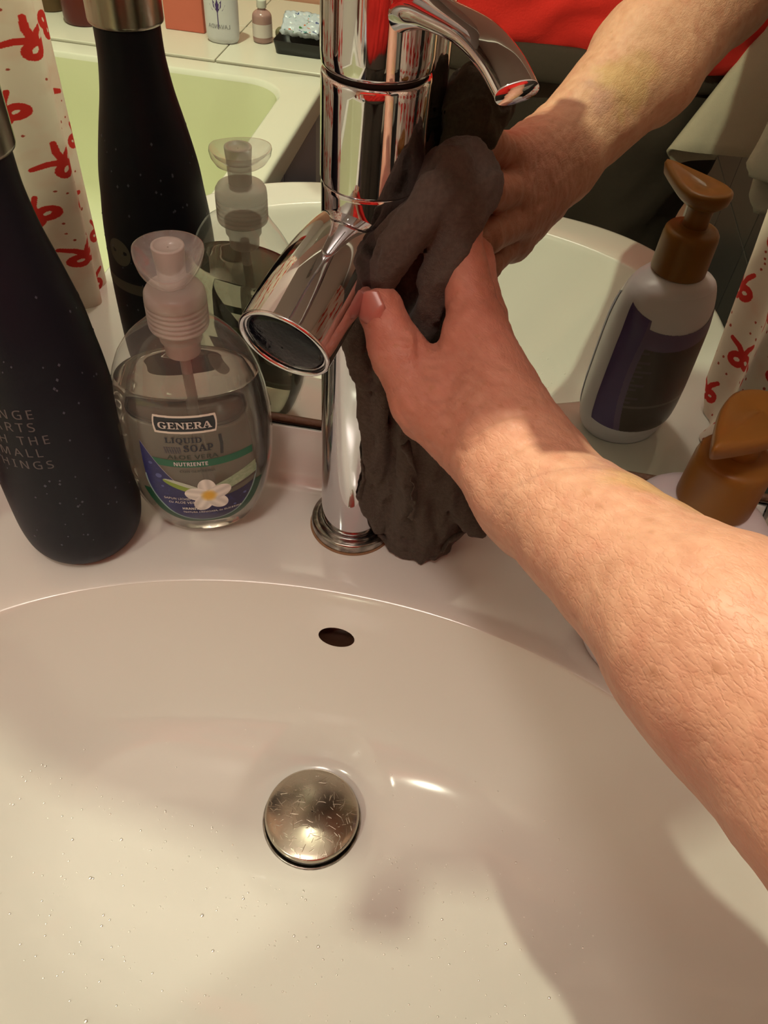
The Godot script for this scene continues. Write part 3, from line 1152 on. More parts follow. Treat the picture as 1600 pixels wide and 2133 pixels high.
func make_lotion_bottle() -> void:
	var t := thing("lotion_dispenser", "white lotion bottle with purple bands and tan pump behind the forearm", "lotion bottle", Vector3(0.117, 0, 0.096))
	t.rotation.y = deg_to_rad(-28.0)
	var rings := []
	for i in 60:
		var y := 0.126 * pow(i / 59.0, 1.15)
		var r := PackedVector3Array()
		for k in 80:
			var a := TAU * k / 80
			r.append(Vector3(cos(a) * (lot_a(maxf(y - 0.0015, 0)) + lot_a(y) + lot_a(y + 0.0015)) / 3.0, y, sin(a) * (lot_b(maxf(y - 0.0015, 0)) + lot_b(y) + lot_b(y + 0.0015)) / 3.0))
		rings.append(r)
	var body := solid(Color(0.82, 0.80, 0.82), 0.28)
	body.backlight_enabled = true
	body.backlight = Color(0.22, 0.21, 0.20)
	part("body", skin(rings, true, true, true), body, t)
	# label: purple frame with a light panel, drawn for both faces
	var w := 256
	var h := 384
	for face in [1.0, -1.0]:
		var im := Image.create(w, h, false, Image.FORMAT_RGBA8)
		for py in h:
			for px in w:
				var u: float = ((px + 0.5) / w * 2.0 - 1.0) * face
				var y := 1.0 - (py + 0.5) / h
				var c := Color(0.8, 0.8, 0.8, 0.0)
				var top := 0.90 - 0.10 * (1.0 - u * u) + (0.05 if u < -0.55 else 0.0)
				if y < top and y > 0.06 + 0.05 * u * u:
					c = Color(0.33, 0.26, 0.44, 1.0)
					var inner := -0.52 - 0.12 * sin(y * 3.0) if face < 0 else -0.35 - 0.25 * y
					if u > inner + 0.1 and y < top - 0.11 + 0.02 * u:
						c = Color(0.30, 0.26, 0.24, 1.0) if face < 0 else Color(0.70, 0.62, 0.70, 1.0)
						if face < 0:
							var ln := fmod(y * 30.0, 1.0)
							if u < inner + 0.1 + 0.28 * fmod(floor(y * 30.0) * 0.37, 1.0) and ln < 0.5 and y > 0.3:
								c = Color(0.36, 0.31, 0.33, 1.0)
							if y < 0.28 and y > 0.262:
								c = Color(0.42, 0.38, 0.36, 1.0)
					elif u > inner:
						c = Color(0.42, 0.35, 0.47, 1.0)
				im.set_pixel(px, h - 1 - py, c)
		var m := StandardMaterial3D.new()
		m.albedo_texture = ImageTexture.create_from_image(im)
		m.transparency = BaseMaterial3D.TRANSPARENCY_ALPHA
		m.roughness = 0.35
		part("label", sheet(40, 40, func(u: float, q: float) -> Vector3:
			var y := lerpf(0.008, 0.113, q)
			var a := lerpf(-1.0, 1.0, u) * 1.25
			var p := Vector3(sin(a) * (lot_a(y) + 0.0003), y, cos(a) * (lot_b(y) + 0.0003))
			return Vector3(p.x * face, p.y, p.z * face), 0.00008), m, t)
	var tan := solid(Color(0.50, 0.335, 0.13), 0.38)
	tan.metallic_specular = 0.4
	var tn := tan
	part("collar", lathe([Vector2(0.0130, 0.1215), Vector2(0.0158, 0.1216), Vector2(0.0162, 0.1224), Vector2(0.0161, 0.130), Vector2(0.0159, 0.143), Vector2(0.0154, 0.1462), Vector2(0.0143, 0.1478), Vector2(0.0120, 0.1484), Vector2(0.0085, 0.1486), Vector2(0.0082, 0.1500)], 72), tn, t)
	part("pump_stem", lathe([Vector2(0.0072, 0.147), Vector2(0.0070, 0.155), Vector2(0.0074, 0.162), Vector2(0.0100, 0.167)], 40), tn, t)
	# head: teardrop, pointed spout one way, rounded thumb pad the other
	var hr := []
	for q in [[0.35, 0.1610], [0.75, 0.1625], [0.95, 0.1655], [1.0, 0.1690], [0.97, 0.1712], [0.85, 0.1722], [0.5, 0.1716], [0.1, 0.1710]]:
		var r := PackedVector3Array()
		for i in 72:
			var a := TAU * i / 72
			var c := cos(a)
			var x := (0.0140 if c < 0 else 0.0355) * c
			var wd := 0.0135 * (1.0 if c < 0 else 1.0 - 0.66 * pow(c, 1.6))
			r.append(Vector3(x * q[0], q[1] + (0.0020 * c * c * (1.0 if c > 0 else 0.4)) * (1.0 if q[1] > 0.168 else 0.3), sin(a) * wd * q[0]))
		hr.append(r)
	var hd := part("pump_head", skin(hr, true, true, true), tn, t)
	hd.rotation.y = deg_to_rad(-100.0)


# ------------------------------------------------------------------ cloth
func make_cloth() -> void:
	var b := []
	var chain := func(p: Array, r: Array, k: float) -> void:
		for i in p.size() - 1:
			b.append([p[i], p[i + 1], r[i], r[i + 1], k])
	# upper lump pressed between the palm and the tap: three long folds with deep valleys between them
	chain.call([Vector3(-0.0314, 0.2090, 0.0570), Vector3(-0.0391, 0.1980, 0.0620), Vector3(-0.0451, 0.1841, 0.0660), Vector3(-0.0480, 0.1672, 0.0660), Vector3(-0.0480, 0.1490, 0.0650), Vector3(-0.0420, 0.1283, 0.0645)], [0.0046, 0.0044, 0.0042, 0.0046, 0.0048, 0.0048], 0.0010)
	chain.call([Vector3(-0.0205, 0.2180, 0.0555), Vector3(-0.0269, 0.2100, 0.0635), Vector3(-0.0327, 0.2005, 0.0690), Vector3(-0.0379, 0.1900, 0.0712), Vector3(-0.0425, 0.1732, 0.0695)], [0.0078, 0.0068, 0.0062, 0.0056, 0.0050], 0.0010)
	chain.call([Vector3(-0.0195, 0.2180, 0.0550), Vector3(-0.0125, 0.2140, 0.0555), Vector3(-0.0095, 0.2070, 0.0580), Vector3(-0.0095, 0.1990, 0.0620), Vector3(-0.0130, 0.1895, 0.0665), Vector3(-0.0172, 0.1772, 0.0690), Vector3(-0.0218, 0.1620, 0.0690)], [0.0070, 0.0056, 0.0050, 0.0048, 0.0052, 0.0056, 0.0060], 0.0010)
	chain.call([Vector3(-0.0165, 0.2150, 0.0590), Vector3(-0.0153, 0.2060, 0.0618), Vector3(-0.0170, 0.1965, 0.0652), Vector3(-0.0203, 0.1862, 0.0680)], [0.0040, 0.0030, 0.0027, 0.0028], 0.0008)
	chain.call([Vector3(-0.0366, 0.1722, 0.0660), Vector3(-0.0353, 0.1524, 0.0655), Vector3(-0.0341, 0.1303, 0.0645)], [0.0044, 0.0050, 0.0050], 0.0010)
	chain.call([Vector3(-0.0240, 0.2060, 0.0470), Vector3(-0.0250, 0.1832, 0.0490), Vector3(-0.0270, 0.1658, 0.0520), Vector3(-0.0290, 0.1463, 0.0550)], [0.0085, 0.0090, 0.0090, 0.0090], 0.002)
	chain.call([Vector3(-0.0250, 0.1600, 0.0670), Vector3(-0.0280, 0.1500, 0.0660), Vector3(-0.0290, 0.1400, 0.0645)], [0.0050, 0.0060, 0.0062], 0.0012)
	# behind the tap and towards the mirror
	chain.call([Vector3(-0.0190, 0.213, 0.050), Vector3(-0.0180, 0.218, 0.040), Vector3(-0.0160, 0.213, 0.028), Vector3(-0.0200, 0.200, 0.020)], [0.0095, 0.0100, 0.0085, 0.0060], 0.006)
	chain.call([Vector3(-0.0100, 0.211, 0.050), Vector3(-0.0070, 0.218, 0.040), Vector3(-0.0060, 0.212, 0.030)], [0.0085, 0.0085, 0.0060], 0.006)
	chain.call([Vector3(-0.0180, 0.228, 0.046), Vector3(-0.0120, 0.226, 0.034), Vector3(-0.0120, 0.214, 0.026)], [0.0050, 0.0055, 0.0050], 0.005)
	chain.call([Vector3(-0.0180, 0.200, 0.022), Vector3(-0.0170, 0.170, 0.024), Vector3(-0.0170, 0.140, 0.030)], [0.0060, 0.0070, 0.0080], 0.006)
	chain.call([Vector3(-0.0150, 0.203, 0.046), Vector3(-0.0160, 0.175, 0.047), Vector3(-0.0170, 0.145, 0.048), Vector3(-0.0200, 0.100, 0.050)], [0.0100, 0.0110, 0.0120, 0.0120], 0.004)
	# hanging folds
	chain.call([Vector3(-0.0455, 0.145, 0.0635), Vector3(-0.0410, 0.122, 0.0640), Vector3(-0.0385, 0.098, 0.0620), Vector3(-0.0360, 0.078, 0.0605), Vector3(-0.0385, 0.055, 0.0560), Vector3(-0.0375, 0.032, 0.0525), Vector3(-0.0300, 0.016, 0.0510)], [0.0050, 0.0055, 0.0042, 0.0055, 0.0042, 0.0052, 0.0048], 0.0012)
	chain.call([Vector3(-0.0350, 0.128, 0.0675), Vector3(-0.0325, 0.105, 0.0660), Vector3(-0.0330, 0.080, 0.0630), Vector3(-0.0335, 0.052, 0.0575)], [0.0040, 0.0036, 0.0040, 0.0030], 0.0010)
	chain.call([Vector3(-0.0270, 0.150, 0.0580), Vector3(-0.0255, 0.115, 0.0575), Vector3(-0.0240, 0.080, 0.0550), Vector3(-0.0250, 0.040, 0.0490), Vector3(-0.0210, 0.0120, 0.0480)], [0.0090, 0.0085, 0.0085, 0.0080, 0.0080], 0.002)
	chain.call([Vector3(-0.0200, 0.140, 0.0680), Vector3(-0.0190, 0.105, 0.0680), Vector3(-0.0180, 0.070, 0.0640), Vector3(-0.0170, 0.035, 0.0565), Vector3(-0.0140, 0.012, 0.0525)], [0.0058, 0.0046, 0.0050, 0.0046, 0.0060], 0.0012)
	chain.call([Vector3(-0.0140, 0.085, 0.0660), Vector3(-0.0100, 0.055, 0.0610), Vector3(-0.0060, 0.030, 0.0560), Vector3(-0.0020, 0.014, 0.0530)], [0.0040, 0.0052, 0.0050, 0.0060], 0.0012)
	chain.call([Vector3(-0.0120, 0.120, 0.0640), Vector3(-0.0050, 0.080, 0.0600), Vector3(0.0010, 0.045, 0.0540), Vector3(0.0060, 0.022, 0.0500)], [0.0080, 0.0080, 0.0070, 0.0075], 0.002)
	chain.call([Vector3(-0.0050, 0.100, 0.0620), Vector3(0.0060, 0.060, 0.0560), Vector3(0.0150, 0.038, 0.0520), Vector3(0.0240, 0.0260, 0.0480)], [0.0075, 0.0070, 0.0062, 0.0055], 0.0015)
	chain.call([Vector3(-0.0160, 0.080, 0.045), Vector3(-0.0100, 0.040, 0.0400), Vector3(0.0050, 0.018, 0.0400)], [0.0140, 0.0140, 0.0140], 0.004)
	chain.call([Vector3(-0.0280, 0.0080, 0.0490), Vector3(-0.0180, 0.0055, 0.0550), Vector3(-0.0060, 0.0050, 0.0570), Vector3(0.0060, 0.0070, 0.0520)], [0.0046, 0.0046, 0.0048, 0.0050], 0.0012)
	chain.call([Vector3(-0.0250, 0.0170, 0.0530), Vector3(-0.0150, 0.0130, 0.0580), Vector3(-0.0040, 0.0120, 0.0570)], [0.0034, 0.0036, 0.0036], 0.0010)
	var n1 := FastNoiseLite.new()
	n1.seed = 4
	n1.frequency = 55.0
	n1.fractal_octaves = 3
	var n2 := FastNoiseLite.new()
	n2.seed = 12
	n2.noise_type = FastNoiseLite.TYPE_SIMPLEX_SMOOTH
	n2.frequency = 62.0
	n2.fractal_type = FastNoiseLite.FRACTAL_RIDGED
	n2.fractal_octaves = 2
	var d := nets(b, 0.0014, func(p: Vector3) -> float:
		var along := p.dot(Vector3(-0.50, -0.80, 0.33))
		var c1 := p.dot(Vector3(0.86, -0.42, 0.29))
		var c2 := p.dot(Vector3(0.10, 0.43, 0.90))
		if p.y < 0.13:
			along = p.y
			c1 = p.x
			c2 = p.z
		return 0.0010 * n1.get_noise_3d(p.x * 1.6, p.y * 0.55, p.z * 1.6) - 0.0026 * n2.get_noise_3d(c1, along * 0.22, c2))
	# keep it off the deck
	for i in d.v.size():
		if d.v[i].y < 0.0006:
			d.v[i].y = 0.0006
	var m := solid(Color(0.33, 0.295, 0.27), 0.95)
	m.metallic_specular = 0.25
	m.albedo_texture = blotch_tex(61, 0.04, Color(0.86, 0.86, 0.86), Color(1, 1, 1), 256, 1.6, 5)
	m.heightmap_enabled = true
	m.heightmap_texture = bump_tex(62, 0.12, 256, 4)
	m.heightmap_scale = 0.03
	m.rim_enabled = true
	m.rim = 0.35
	m.rim_tint = 0.5
	tri(m, 38.0)
	var t := thing("cleaning_cloth", "crumpled dark brown cloth held round the chrome tap by the hand", "cloth", Vector3(-0.01, 0.0, 0.05))
	part("bunched_cloth", merged([d]), m, t, -t.position)
	# frayed, curling hems
	var hem := func(pts: Array, wd: float, seed_: int, out: Vector3) -> void:
		var c := curve(pts, 10)
		var nz := FastNoiseLite.new()
		nz.seed = seed_
		nz.frequency = 1.0
		part("frayed_hem", sheet(c.size() - 1, 5, func(u: float, q: float) -> Vector3:
			var p: Vector3 = c[int(round(u * (c.size() - 1)))]
			var wob := nz.get_noise_1d(u * 5.0) * 0.0040 + nz.get_noise_1d(u * 13.0 + 40.0) * 0.0012
			return p + out * (wd * q + wob * q) + Vector3(0, 0, 0.0022 * sin(q * 2.6 + u * 8.0)), 0.0010), m, t, -t.position)
	hem.call([Vector3(-0.0470, 0.160, 0.0655), Vector3(-0.0415, 0.128, 0.0650), Vector3(-0.0390, 0.100, 0.0630), Vector3(-0.0375, 0.078, 0.0610), Vector3(-0.0390, 0.055, 0.0570), Vector3(-0.0380, 0.032, 0.0535), Vector3(-0.0310, 0.016, 0.0520)], 0.0042, 5, Vector3(-0.9, 0.1, 0.35).normalized())
	hem.call([Vector3(-0.0190, 0.105, 0.0720), Vector3(-0.0130, 0.082, 0.0700), Vector3(-0.0100, 0.060, 0.0660), Vector3(-0.0120, 0.040, 0.0620)], 0.0050, 9, Vector3(-0.6, 0.05, 0.8).normalized())
	hem.call([Vector3(-0.0310, 0.014, 0.0520), Vector3(-0.0200, 0.0060, 0.0560), Vector3(-0.0070, 0.0050, 0.0580), Vector3(0.0050, 0.0085, 0.0550), Vector3(0.0120, 0.0220, 0.0540), Vector3(0.0240, 0.0290, 0.0480)], 0.0030, 13, Vector3(0.1, -0.35, 0.9).normalized())


# ------------------------------------------------------------------ person
func make_person() -> void:
	var t := thing("person", "person in a red T-shirt and dark trousers wiping the tap, arm reaching across the basin", "person", Vector3(0.04, FLOOR_Y, 0.64))
	var W := Vector3(0.0365, 0.1575, 0.1470)
	var F := Vector3(0.0841, 0.189, 0.2276)
	var E := Vector3(0.1270, 0.222, 0.3116)
	var elbow := Vector3(0.150, 0.240, 0.356)
	var ax := (E - W).normalized()
	var rad := Vector3(-0.70, 0.71, 0.11)            # towards the thumb side
	rad = (rad - ax * rad.dot(ax)).normalized()
	var dor := ax.cross(rad)                           # back or palm, either way
	var b := []
	var bone := func(a: Vector3, c: Vector3, ra: float, rb: float, k := 0.004) -> void:
		b.append([a, c, ra, rb, k])
	# forearm: two bones side by side give the oval section
	for s in [[0.0068, 0.0190, 0.0095, 0.0255, 0.0080, 0.0335], [-0.0068, 0.0185, -0.0095, 0.0255, -0.0080, 0.0330]]:
		bone.call(W + rad * s[0], F + rad * s[2], s[1], s[3], 0.016)
		bone.call(F + rad * s[2], E + rad * s[4], s[3], s[5], 0.016)
		bone.call(E + rad * s[4], elbow, s[5], 0.036, 0.016)
	# palm
	var iM := Vector3(0.0035, 0.1785, 0.0830)
	var mM := Vector3(0.0110, 0.1640, 0.0750)
	var rM := Vector3(0.0175, 0.1475, 0.0770)
	var pM := Vector3(0.0170, 0.1320, 0.0830)
	bone.call(W + rad * 0.008, iM, 0.0175, 0.0112, 0.012)
	bone.call(W + rad * 0.002, mM, 0.0175, 0.0112, 0.012)
	bone.call(W - rad * 0.004, rM, 0.0170, 0.0105, 0.012)
	bone.call(W - rad * 0.010, pM, 0.0165, 0.0100, 0.012)
	bone.call(iM, pM, 0.0105, 0.0095, 0.008)
	bone.call(Vector3(0.0260, 0.135, 0.118), Vector3(0.0140, 0.128, 0.088), 0.0140, 0.0110, 0.010)
	# thumb
	var c0 := Vector3(0.0210, 0.1590, 0.1330)
	var c1 := Vector3(-0.0115, 0.1550, 0.1050)
	var c2 := Vector3(-0.0265, 0.1670, 0.0890)
	var c3 := Vector3(-0.0362, 0.1785, 0.0785)
	bone.call(c0, c1, 0.0170, 0.0134, 0.012)
	bone.call(Vector3(0.020, 0.150, 0.122), Vector3(-0.004, 0.146, 0.100), 0.0150, 0.0110, 0.010)
	bone.call(c1, c2, 0.0126, 0.0110, 0.005)
	bone.call(c2, c3, 0.0112, 0.0094, 0.004)
	# web between thumb and first finger
	bone.call(Vector3(-0.0065, 0.160, 0.1040), Vector3(-0.0010, 0.171, 0.0900), 0.0085, 0.0080, 0.010)
	# fingers, wrapped behind the tap
	var fingers := [
		[iM, Vector3(-0.0105, 0.2005, 0.0480), Vector3(-0.0175, 0.2000, 0.0255), Vector3(-0.0285, 0.1960, 0.0135), 0.0106, 0.0090, 0.0080, 0.0070],
		[mM, Vector3(-0.0035, 0.1810, 0.0320), Vector3(-0.0120, 0.1800, 0.0165), Vector3(-0.0240, 0.1775, 0.0130), 0.0104, 0.0090, 0.0080, 0.0070],
		[rM, Vector3(0.0015, 0.1570, 0.0345), Vector3(-0.0085, 0.1590, 0.0185), Vector3(-0.0200, 0.1600, 0.0140), 0.0100, 0.0086, 0.0076, 0.0068],
		[pM, Vector3(0.0045, 0.1340, 0.0460), Vector3(0.0000, 0.1370, 0.0310), Vector3(-0.0140, 0.1400, 0.0235), 0.0090, 0.0076, 0.0068, 0.0060]]
	for f in fingers:
		bone.call(f[0], f[1], f[4], f[5], 0.004)
		bone.call(f[1], f[2], f[5], f[6], 0.003)
		bone.call(f[2], f[3], f[6], f[7], 0.003)
	var wr := FastNoiseLite.new()
	wr.seed = 9
	wr.frequency = 1.0
	wr.fractal_octaves = 2
	var v2 := ax.cross(rad)
	var creases := [
		[[Vector3(-0.0200, 0.1774, 0.0876), Vector3(-0.0178, 0.1751, 0.0936), Vector3(-0.0169, 0.1728, 0.0997), Vector3(-0.0145, 0.1709, 0.1060), Vector3(-0.0096, 0.1718, 0.1077)], 0.0016],
		[[Vector3(-0.0365, 0.1760, 0.0923), Vector3(-0.0297, 0.1792, 0.0926), Vector3(-0.0255, 0.1802, 0.0889)], 0.0006],
		[[Vector3(-0.0355, 0.1739, 0.0946), Vector3(-0.0278, 0.1782, 0.0942), Vector3(-0.0231, 0.1779, 0.0932)], 0.0009],
		[[Vector3(-0.0346, 0.1715, 0.0969), Vector3(-0.0271, 0.1759, 0.0972), Vector3(-0.0208, 0.1747, 0.0977)], 0.0007],
		[[Vector3(-0.0226, 0.1703, 0.1036), Vector3(-0.0200, 0.1721, 0.1016), Vector3(-0.0170, 0.1729, 0.0993)], 0.0007],
		[[Vector3(-0.0201, 0.1678, 0.1083), Vector3(-0.0175, 0.1652, 0.1139), Vector3(-0.0120, 0.1639, 0.1203)], 0.0007],
		[[Vector3(-0.0187, 0.1707, 0.1043), Vector3(-0.0152, 0.1684, 0.1115), Vector3(-0.0085, 0.1687, 0.1172), Vector3(-0.0021, 0.1724, 0.1190)], 0.0009],
		[[Vector3(-0.0162, 0.1591, 0.1192), Vector3(-0.0074, 0.1662, 0.1231), Vector3(0.0014, 0.1750, 0.1213)], 0.0005],
		[[Vector3(-0.0198, 0.1484, 0.1147), Vector3(-0.0106, 0.1566, 0.1251), Vector3(-0.0002, 0.1686, 0.1307), Vector3(0.0065, 0.1759, 0.1321)], 0.0006],
		[[Vector3(0.0065, 0.1718, 0.1401), Vector3(0.0133, 0.1798, 0.1382), Vector3(0.0206, 0.1835, 0.1365), Vector3(0.0275, 0.1843, 0.1368)], 0.0010],
		[[Vector3(0.0146, 0.1731, 0.1571), Vector3(0.0186, 0.1792, 0.1551), Vector3(0.0259, 0.1842, 0.1511), Vector3(0.0330, 0.1860, 0.1504)], 0.0007],
		[[Vector3(0.0001, 0.1641, 0.1352), Vector3(0.0065, 0.1692, 0.1434), Vector3(0.0103, 0.1755, 0.1433)], 0.0006],
		[[Vector3(-0.0225, 0.1596, 0.1132), Vector3(-0.0179, 0.1560, 0.1184), Vector3(-0.0103, 0.1547, 0.1252), Vector3(-0.0003, 0.1568, 0.1360)], 0.0006],
		[[Vector3(-0.0004, 0.1784, 0.1062), Vector3(0.0091, 0.1826, 0.1182), Vector3(0.0178, 0.1846, 0.1213)], 0.0005],
		[[Vector3(-0.0113, 0.1740, 0.0968), Vector3(-0.0032, 0.1799, 0.0996), Vector3(0.0062, 0.1845, 0.1082)], 0.0005]]
	var segs := []
	for c in creases:
		var fine := curve(c[0], 3)
		for i in fine.size() - 1:
			segs.append([fine[i], fine[i + 1] - fine[i], (fine[i + 1] - fine[i]).length_squared(), c[1] * minf(1.0, 0.35 + 0.9 * sin(PI * (i + 0.5) / (fine.size() - 1)))])
	var disp := func(p: Vector3) -> float:
		var q := p - W
		var s := q.dot(ax)
		var hand := smooth(0.015, -0.02, s)
		var d := 0.0
		# long creases along the underside of the forearm, cross creases on the hand
		d += 0.00022 * wr.get_noise_3d(s * 60.0, q.dot(rad) * 260.0, q.dot(v2) * 260.0) * (1.0 - hand)
		d += 0.00055 * wr.get_noise_3d(p.x * 190.0, p.y * 120.0, p.z * 190.0) * hand
		d += 0.0007 * wr.get_noise_3d(p.x * 45.0 + 7.0, p.y * 45.0, p.z * 45.0)
		# creases round the thumb, across the hand and at the wrist
		if hand > 0.0 or s < 0.03:
			var deep := 0.0
			for g in segs:
				var w: Vector3 = p - g[0]
				if absf(w.x) > 0.008 or absf(w.y) > 0.008 or absf(w.z) > 0.008:
					continue
				var e2: float = (w - g[1] * clampf(w.dot(g[1]) / g[2], 0.0, 1.0)).length_squared()
				deep = maxf(deep, 1.5 * g[3] * exp(-e2 / 1.7e-6))
			d += deep
		return d
	var blot := FastNoiseLite.new()
	blot.seed = 15
	blot.frequency = 1.0
	blot.fractal_octaves = 3
	var tint := func(p: Vector3) -> Color:
		var q := p - W
		var s := q.dot(ax)
		var c := Color(0.60, 0.335, 0.235).lerp(Color(0.50, 0.225, 0.165), smooth(0.02, -0.05, s))
		var n := blot.get_noise_3d(p.x * 70.0, p.y * 70.0, p.z * 70.0)
		c = c.lerp(Color(0.52, 0.20, 0.14), clampf(n * 0.55, 0.0, 0.4))
		for k in [[c3, 0.014, 0.45], [c2, 0.010, 0.3], [fingers[0][1], 0.012, 0.4], [fingers[1][1], 0.012, 0.4], [iM, 0.014, 0.3]]:
			c = c.lerp(Color(0.52, 0.16, 0.115), k[2] * exp(-p.distance_squared_to(k[0]) / (k[1] * k[1])))
		# age spots
		var a := blot.get_noise_3d(p.x * 190.0 + 30.0, p.y * 190.0, p.z * 190.0)
		c = c.lerp(Color(0.40, 0.19, 0.10), 0.5 * smooth(0.42, 0.60, a))
		# an old bruise on the side of the forearm that faces the mirror
		var bp := p - Vector3(0.0700, 0.196, 0.172)
		var bd := Vector3(bp.dot(ax) / 0.026, bp.dot(rad) / 0.020, bp.dot(v2) / 0.030).length() + blot.get_noise_3d(p.x * 55.0, p.y * 55.0, p.z * 55.0 + 9.0) * 0.5
		c = c.lerp(Color(0.50, 0.36, 0.12), 0.42 * smooth(1.1, 0.5, bd))
		var b2 := p - Vector3(0.055, 0.186, 0.160)
		c = c.lerp(Color(0.34, 0.17, 0.16), 0.45 * smooth(1.0, 0.3, b2.length() / 0.014 + blot.get_noise_3d(p.x * 80.0, p.y * 80.0, p.z * 80.0) * 0.6))
		return c
	# the mesh node is turned so that its own z runs along the forearm (the skin's grain follows it)
	var turn := Basis(rad, v2, ax).orthonormalized()
	var frame := Transform3D(turn, W)
	var inv := frame.affine_inverse()
	var cut := 0.166
	var hand_mesh := nets(b, 0.0013, disp, tint, inv, AABB(Vector3(-0.1, 0.0, -0.05), Vector3(0.3, 0.4, 0.05 + cut + 0.0026)))
	var arm := nets(b, 0.0021, disp, tint, inv, AABB(Vector3(-0.1, 0.0, cut), Vector3(0.5, 0.5, 0.5)))
	# the rest of the body
	var o := []
	var sh := Vector3(0.225, 0.455, 0.560)
	var shl := Vector3(-0.145, 0.455, 0.560)
	var full := func(a: Vector3, c: Vector3, ra: float, rb: float, k := 0.03) -> void:
		o.append([a, c, ra, rb, k])
	full.call(elbow, sh, 0.040, 0.050)
	full.call(shl, Vector3(-0.225, 0.20, 0.52), 0.050, 0.040)
	full.call(Vector3(-0.225, 0.20, 0.52), Vector3(-0.10, 0.27, 0.46), 0.038, 0.027)
	full.call(Vector3(-0.07, 0.06, 0.70), Vector3(-0.06, 0.42, 0.60), 0.12, 0.085, 0.06)
	full.call(Vector3(0.15, 0.06, 0.70), Vector3(0.14, 0.42, 0.60), 0.12, 0.085, 0.06)
	full.call(shl, sh, 0.055, 0.055, 0.06)
	full.call(Vector3(0.04, 0.45, 0.58), Vector3(0.04, 0.56, 0.545), 0.055, 0.048, 0.04)
	full.call(Vector3(-0.05, 0.0, 0.70), Vector3(-0.06, -0.38, 0.66), 0.085, 0.058, 0.05)
	full.call(Vector3(0.13, 0.0, 0.70), Vector3(0.14, -0.38, 0.66), 0.085, 0.058, 0.05)
	full.call(Vector3(-0.06, -0.38, 0.66), Vector3(-0.06, -0.77, 0.70), 0.055, 0.036, 0.03)
	full.call(Vector3(0.14, -0.38, 0.66), Vector3(0.14, -0.77, 0.70), 0.055, 0.036, 0.03)
	full.call(Vector3(-0.06, -0.80, 0.71), Vector3(-0.07, -0.822, 0.56), 0.036, 0.026, 0.03)
	full.call(Vector3(0.14, -0.80, 0.71), Vector3(0.15, -0.822, 0.56), 0.036, 0.026, 0.03)
	var rest := nets(o, 0.013, null, func(_p): return Color(0.60, 0.335, 0.235), inv)
	# left hand, loosely closed
	var lh := []
	var L0 := Vector3(-0.10, 0.27, 0.46)
	lh.append([L0, L0 + Vector3(0.055, 0.018, -0.012), 0.025, 0.020, 0.01])
	for k in 4:
		var k0 := L0 + Vector3(0.068, 0.035 - 0.015 * k, -0.020 + 0.004 * k)
		lh.append([L0 + Vector3(0.03, 0.012 - 0.006 * k, -0.006), k0, 0.016, 0.0105, 0.008])
		var k1 := k0 + Vector3(0.030, 0.004, -0.012)
		var k2 := k1 + Vector3(0.010, 0.002, 0.022)
		lh.append([k0, k1, 0.0098, 0.0086, 0.003])
		lh.append([k1, k2, 0.0086, 0.0078, 0.003])
		lh.append([k2, k2 + Vector3(-0.012, 0.0, 0.012), 0.0078, 0.0066, 0.003])
	lh.append([L0 + Vector3(0.02, 0.022, -0.004), L0 + Vector3(0.052, 0.050, -0.004), 0.015, 0.0112, 0.008])
	lh.append([L0 + Vector3(0.052, 0.050, -0.004), L0 + Vector3(0.080, 0.056, 0.004), 0.0108, 0.0085, 0.004])
	var left := nets(lh, 0.003, null, func(_p): return Color(0.56, 0.29, 0.205), inv)
	# head, bowed a little
	var hb := []
	var H := Vector3(0.04, 0.665, 0.515)
	hb.append([H + Vector3(0, 0.045, 0.02), H + Vector3(0, 0.030, 0.0), 0.078, 0.076, 0.03])
	hb.append([H + Vector3(0, 0.0, -0.005), H + Vector3(0, -0.065, -0.040), 0.066, 0.040, 0.03])
	hb.append([H + Vector3(0, 0.010, -0.072), H + Vector3(0, -0.026, -0.094), 0.009, 0.013, 0.012])
	hb.append([H + Vector3(-0.034, 0.018, -0.060), H + Vector3(0.034, 0.018, -0.060), 0.016, 0.016, 0.015])
	hb.append([H + Vector3(-0.018, -0.052, -0.072), H + Vector3(0.018, -0.052, -0.072), 0.008, 0.008, 0.008])
	hb.append([H + Vector3(-0.018, -0.061, -0.068), H + Vector3(0.018, -0.061, -0.068), 0.008, 0.008, 0.006])
	for s in [-1.0, 1.0]:
		hb.append([H + Vector3(s * 0.076, 0.012, 0.010), H + Vector3(s * 0.074, -0.028, 0.002), 0.012, 0.009, 0.006])
	hb.append([H + Vector3(0, -0.06, 0.02), H + Vector3(0, -0.12, 0.035), 0.050, 0.050, 0.03])
	var head := nets(hb, 0.004, null, func(_p): return Color(0.60, 0.33, 0.24), inv)
	var skin_m := StandardMaterial3D.new()
	skin_m.vertex_color_use_as_albedo = true
	skin_m.albedo_texture = blotch_tex(41, 0.035, Color(0.93, 0.89, 0.87), Color(1, 1, 1), 256, 1.4, 4)
	skin_m.roughness = 0.48
	skin_m.metallic_specular = 0.4
	skin_m.subsurf_scatter_enabled = true
	skin_m.subsurf_scatter_strength = 0.12
	skin_m.heightmap_enabled = true
	skin_m.heightmap_texture = crease_tex()
	skin_m.heightmap_scale = 0.026
	skin_m.uv1_triplanar = true
	skin_m.uv1_scale = Vector3(23, 23, 11)
	var body := part("body", merged([hand_mesh, arm, rest, left, head]), skin_m, t)
	body.transform = Transform3D(turn, W - t.position)
	# thumb nail
	var td := (c3 - c2).normalized()
	var nn := Vector3(-0.34, 0.42, 0.80)
	nn = (nn - td * nn.dot(td)).normalized()
	var ns := td.cross(nn)
	var nail_m := solid(Color(0.66, 0.40, 0.355), 0.3)
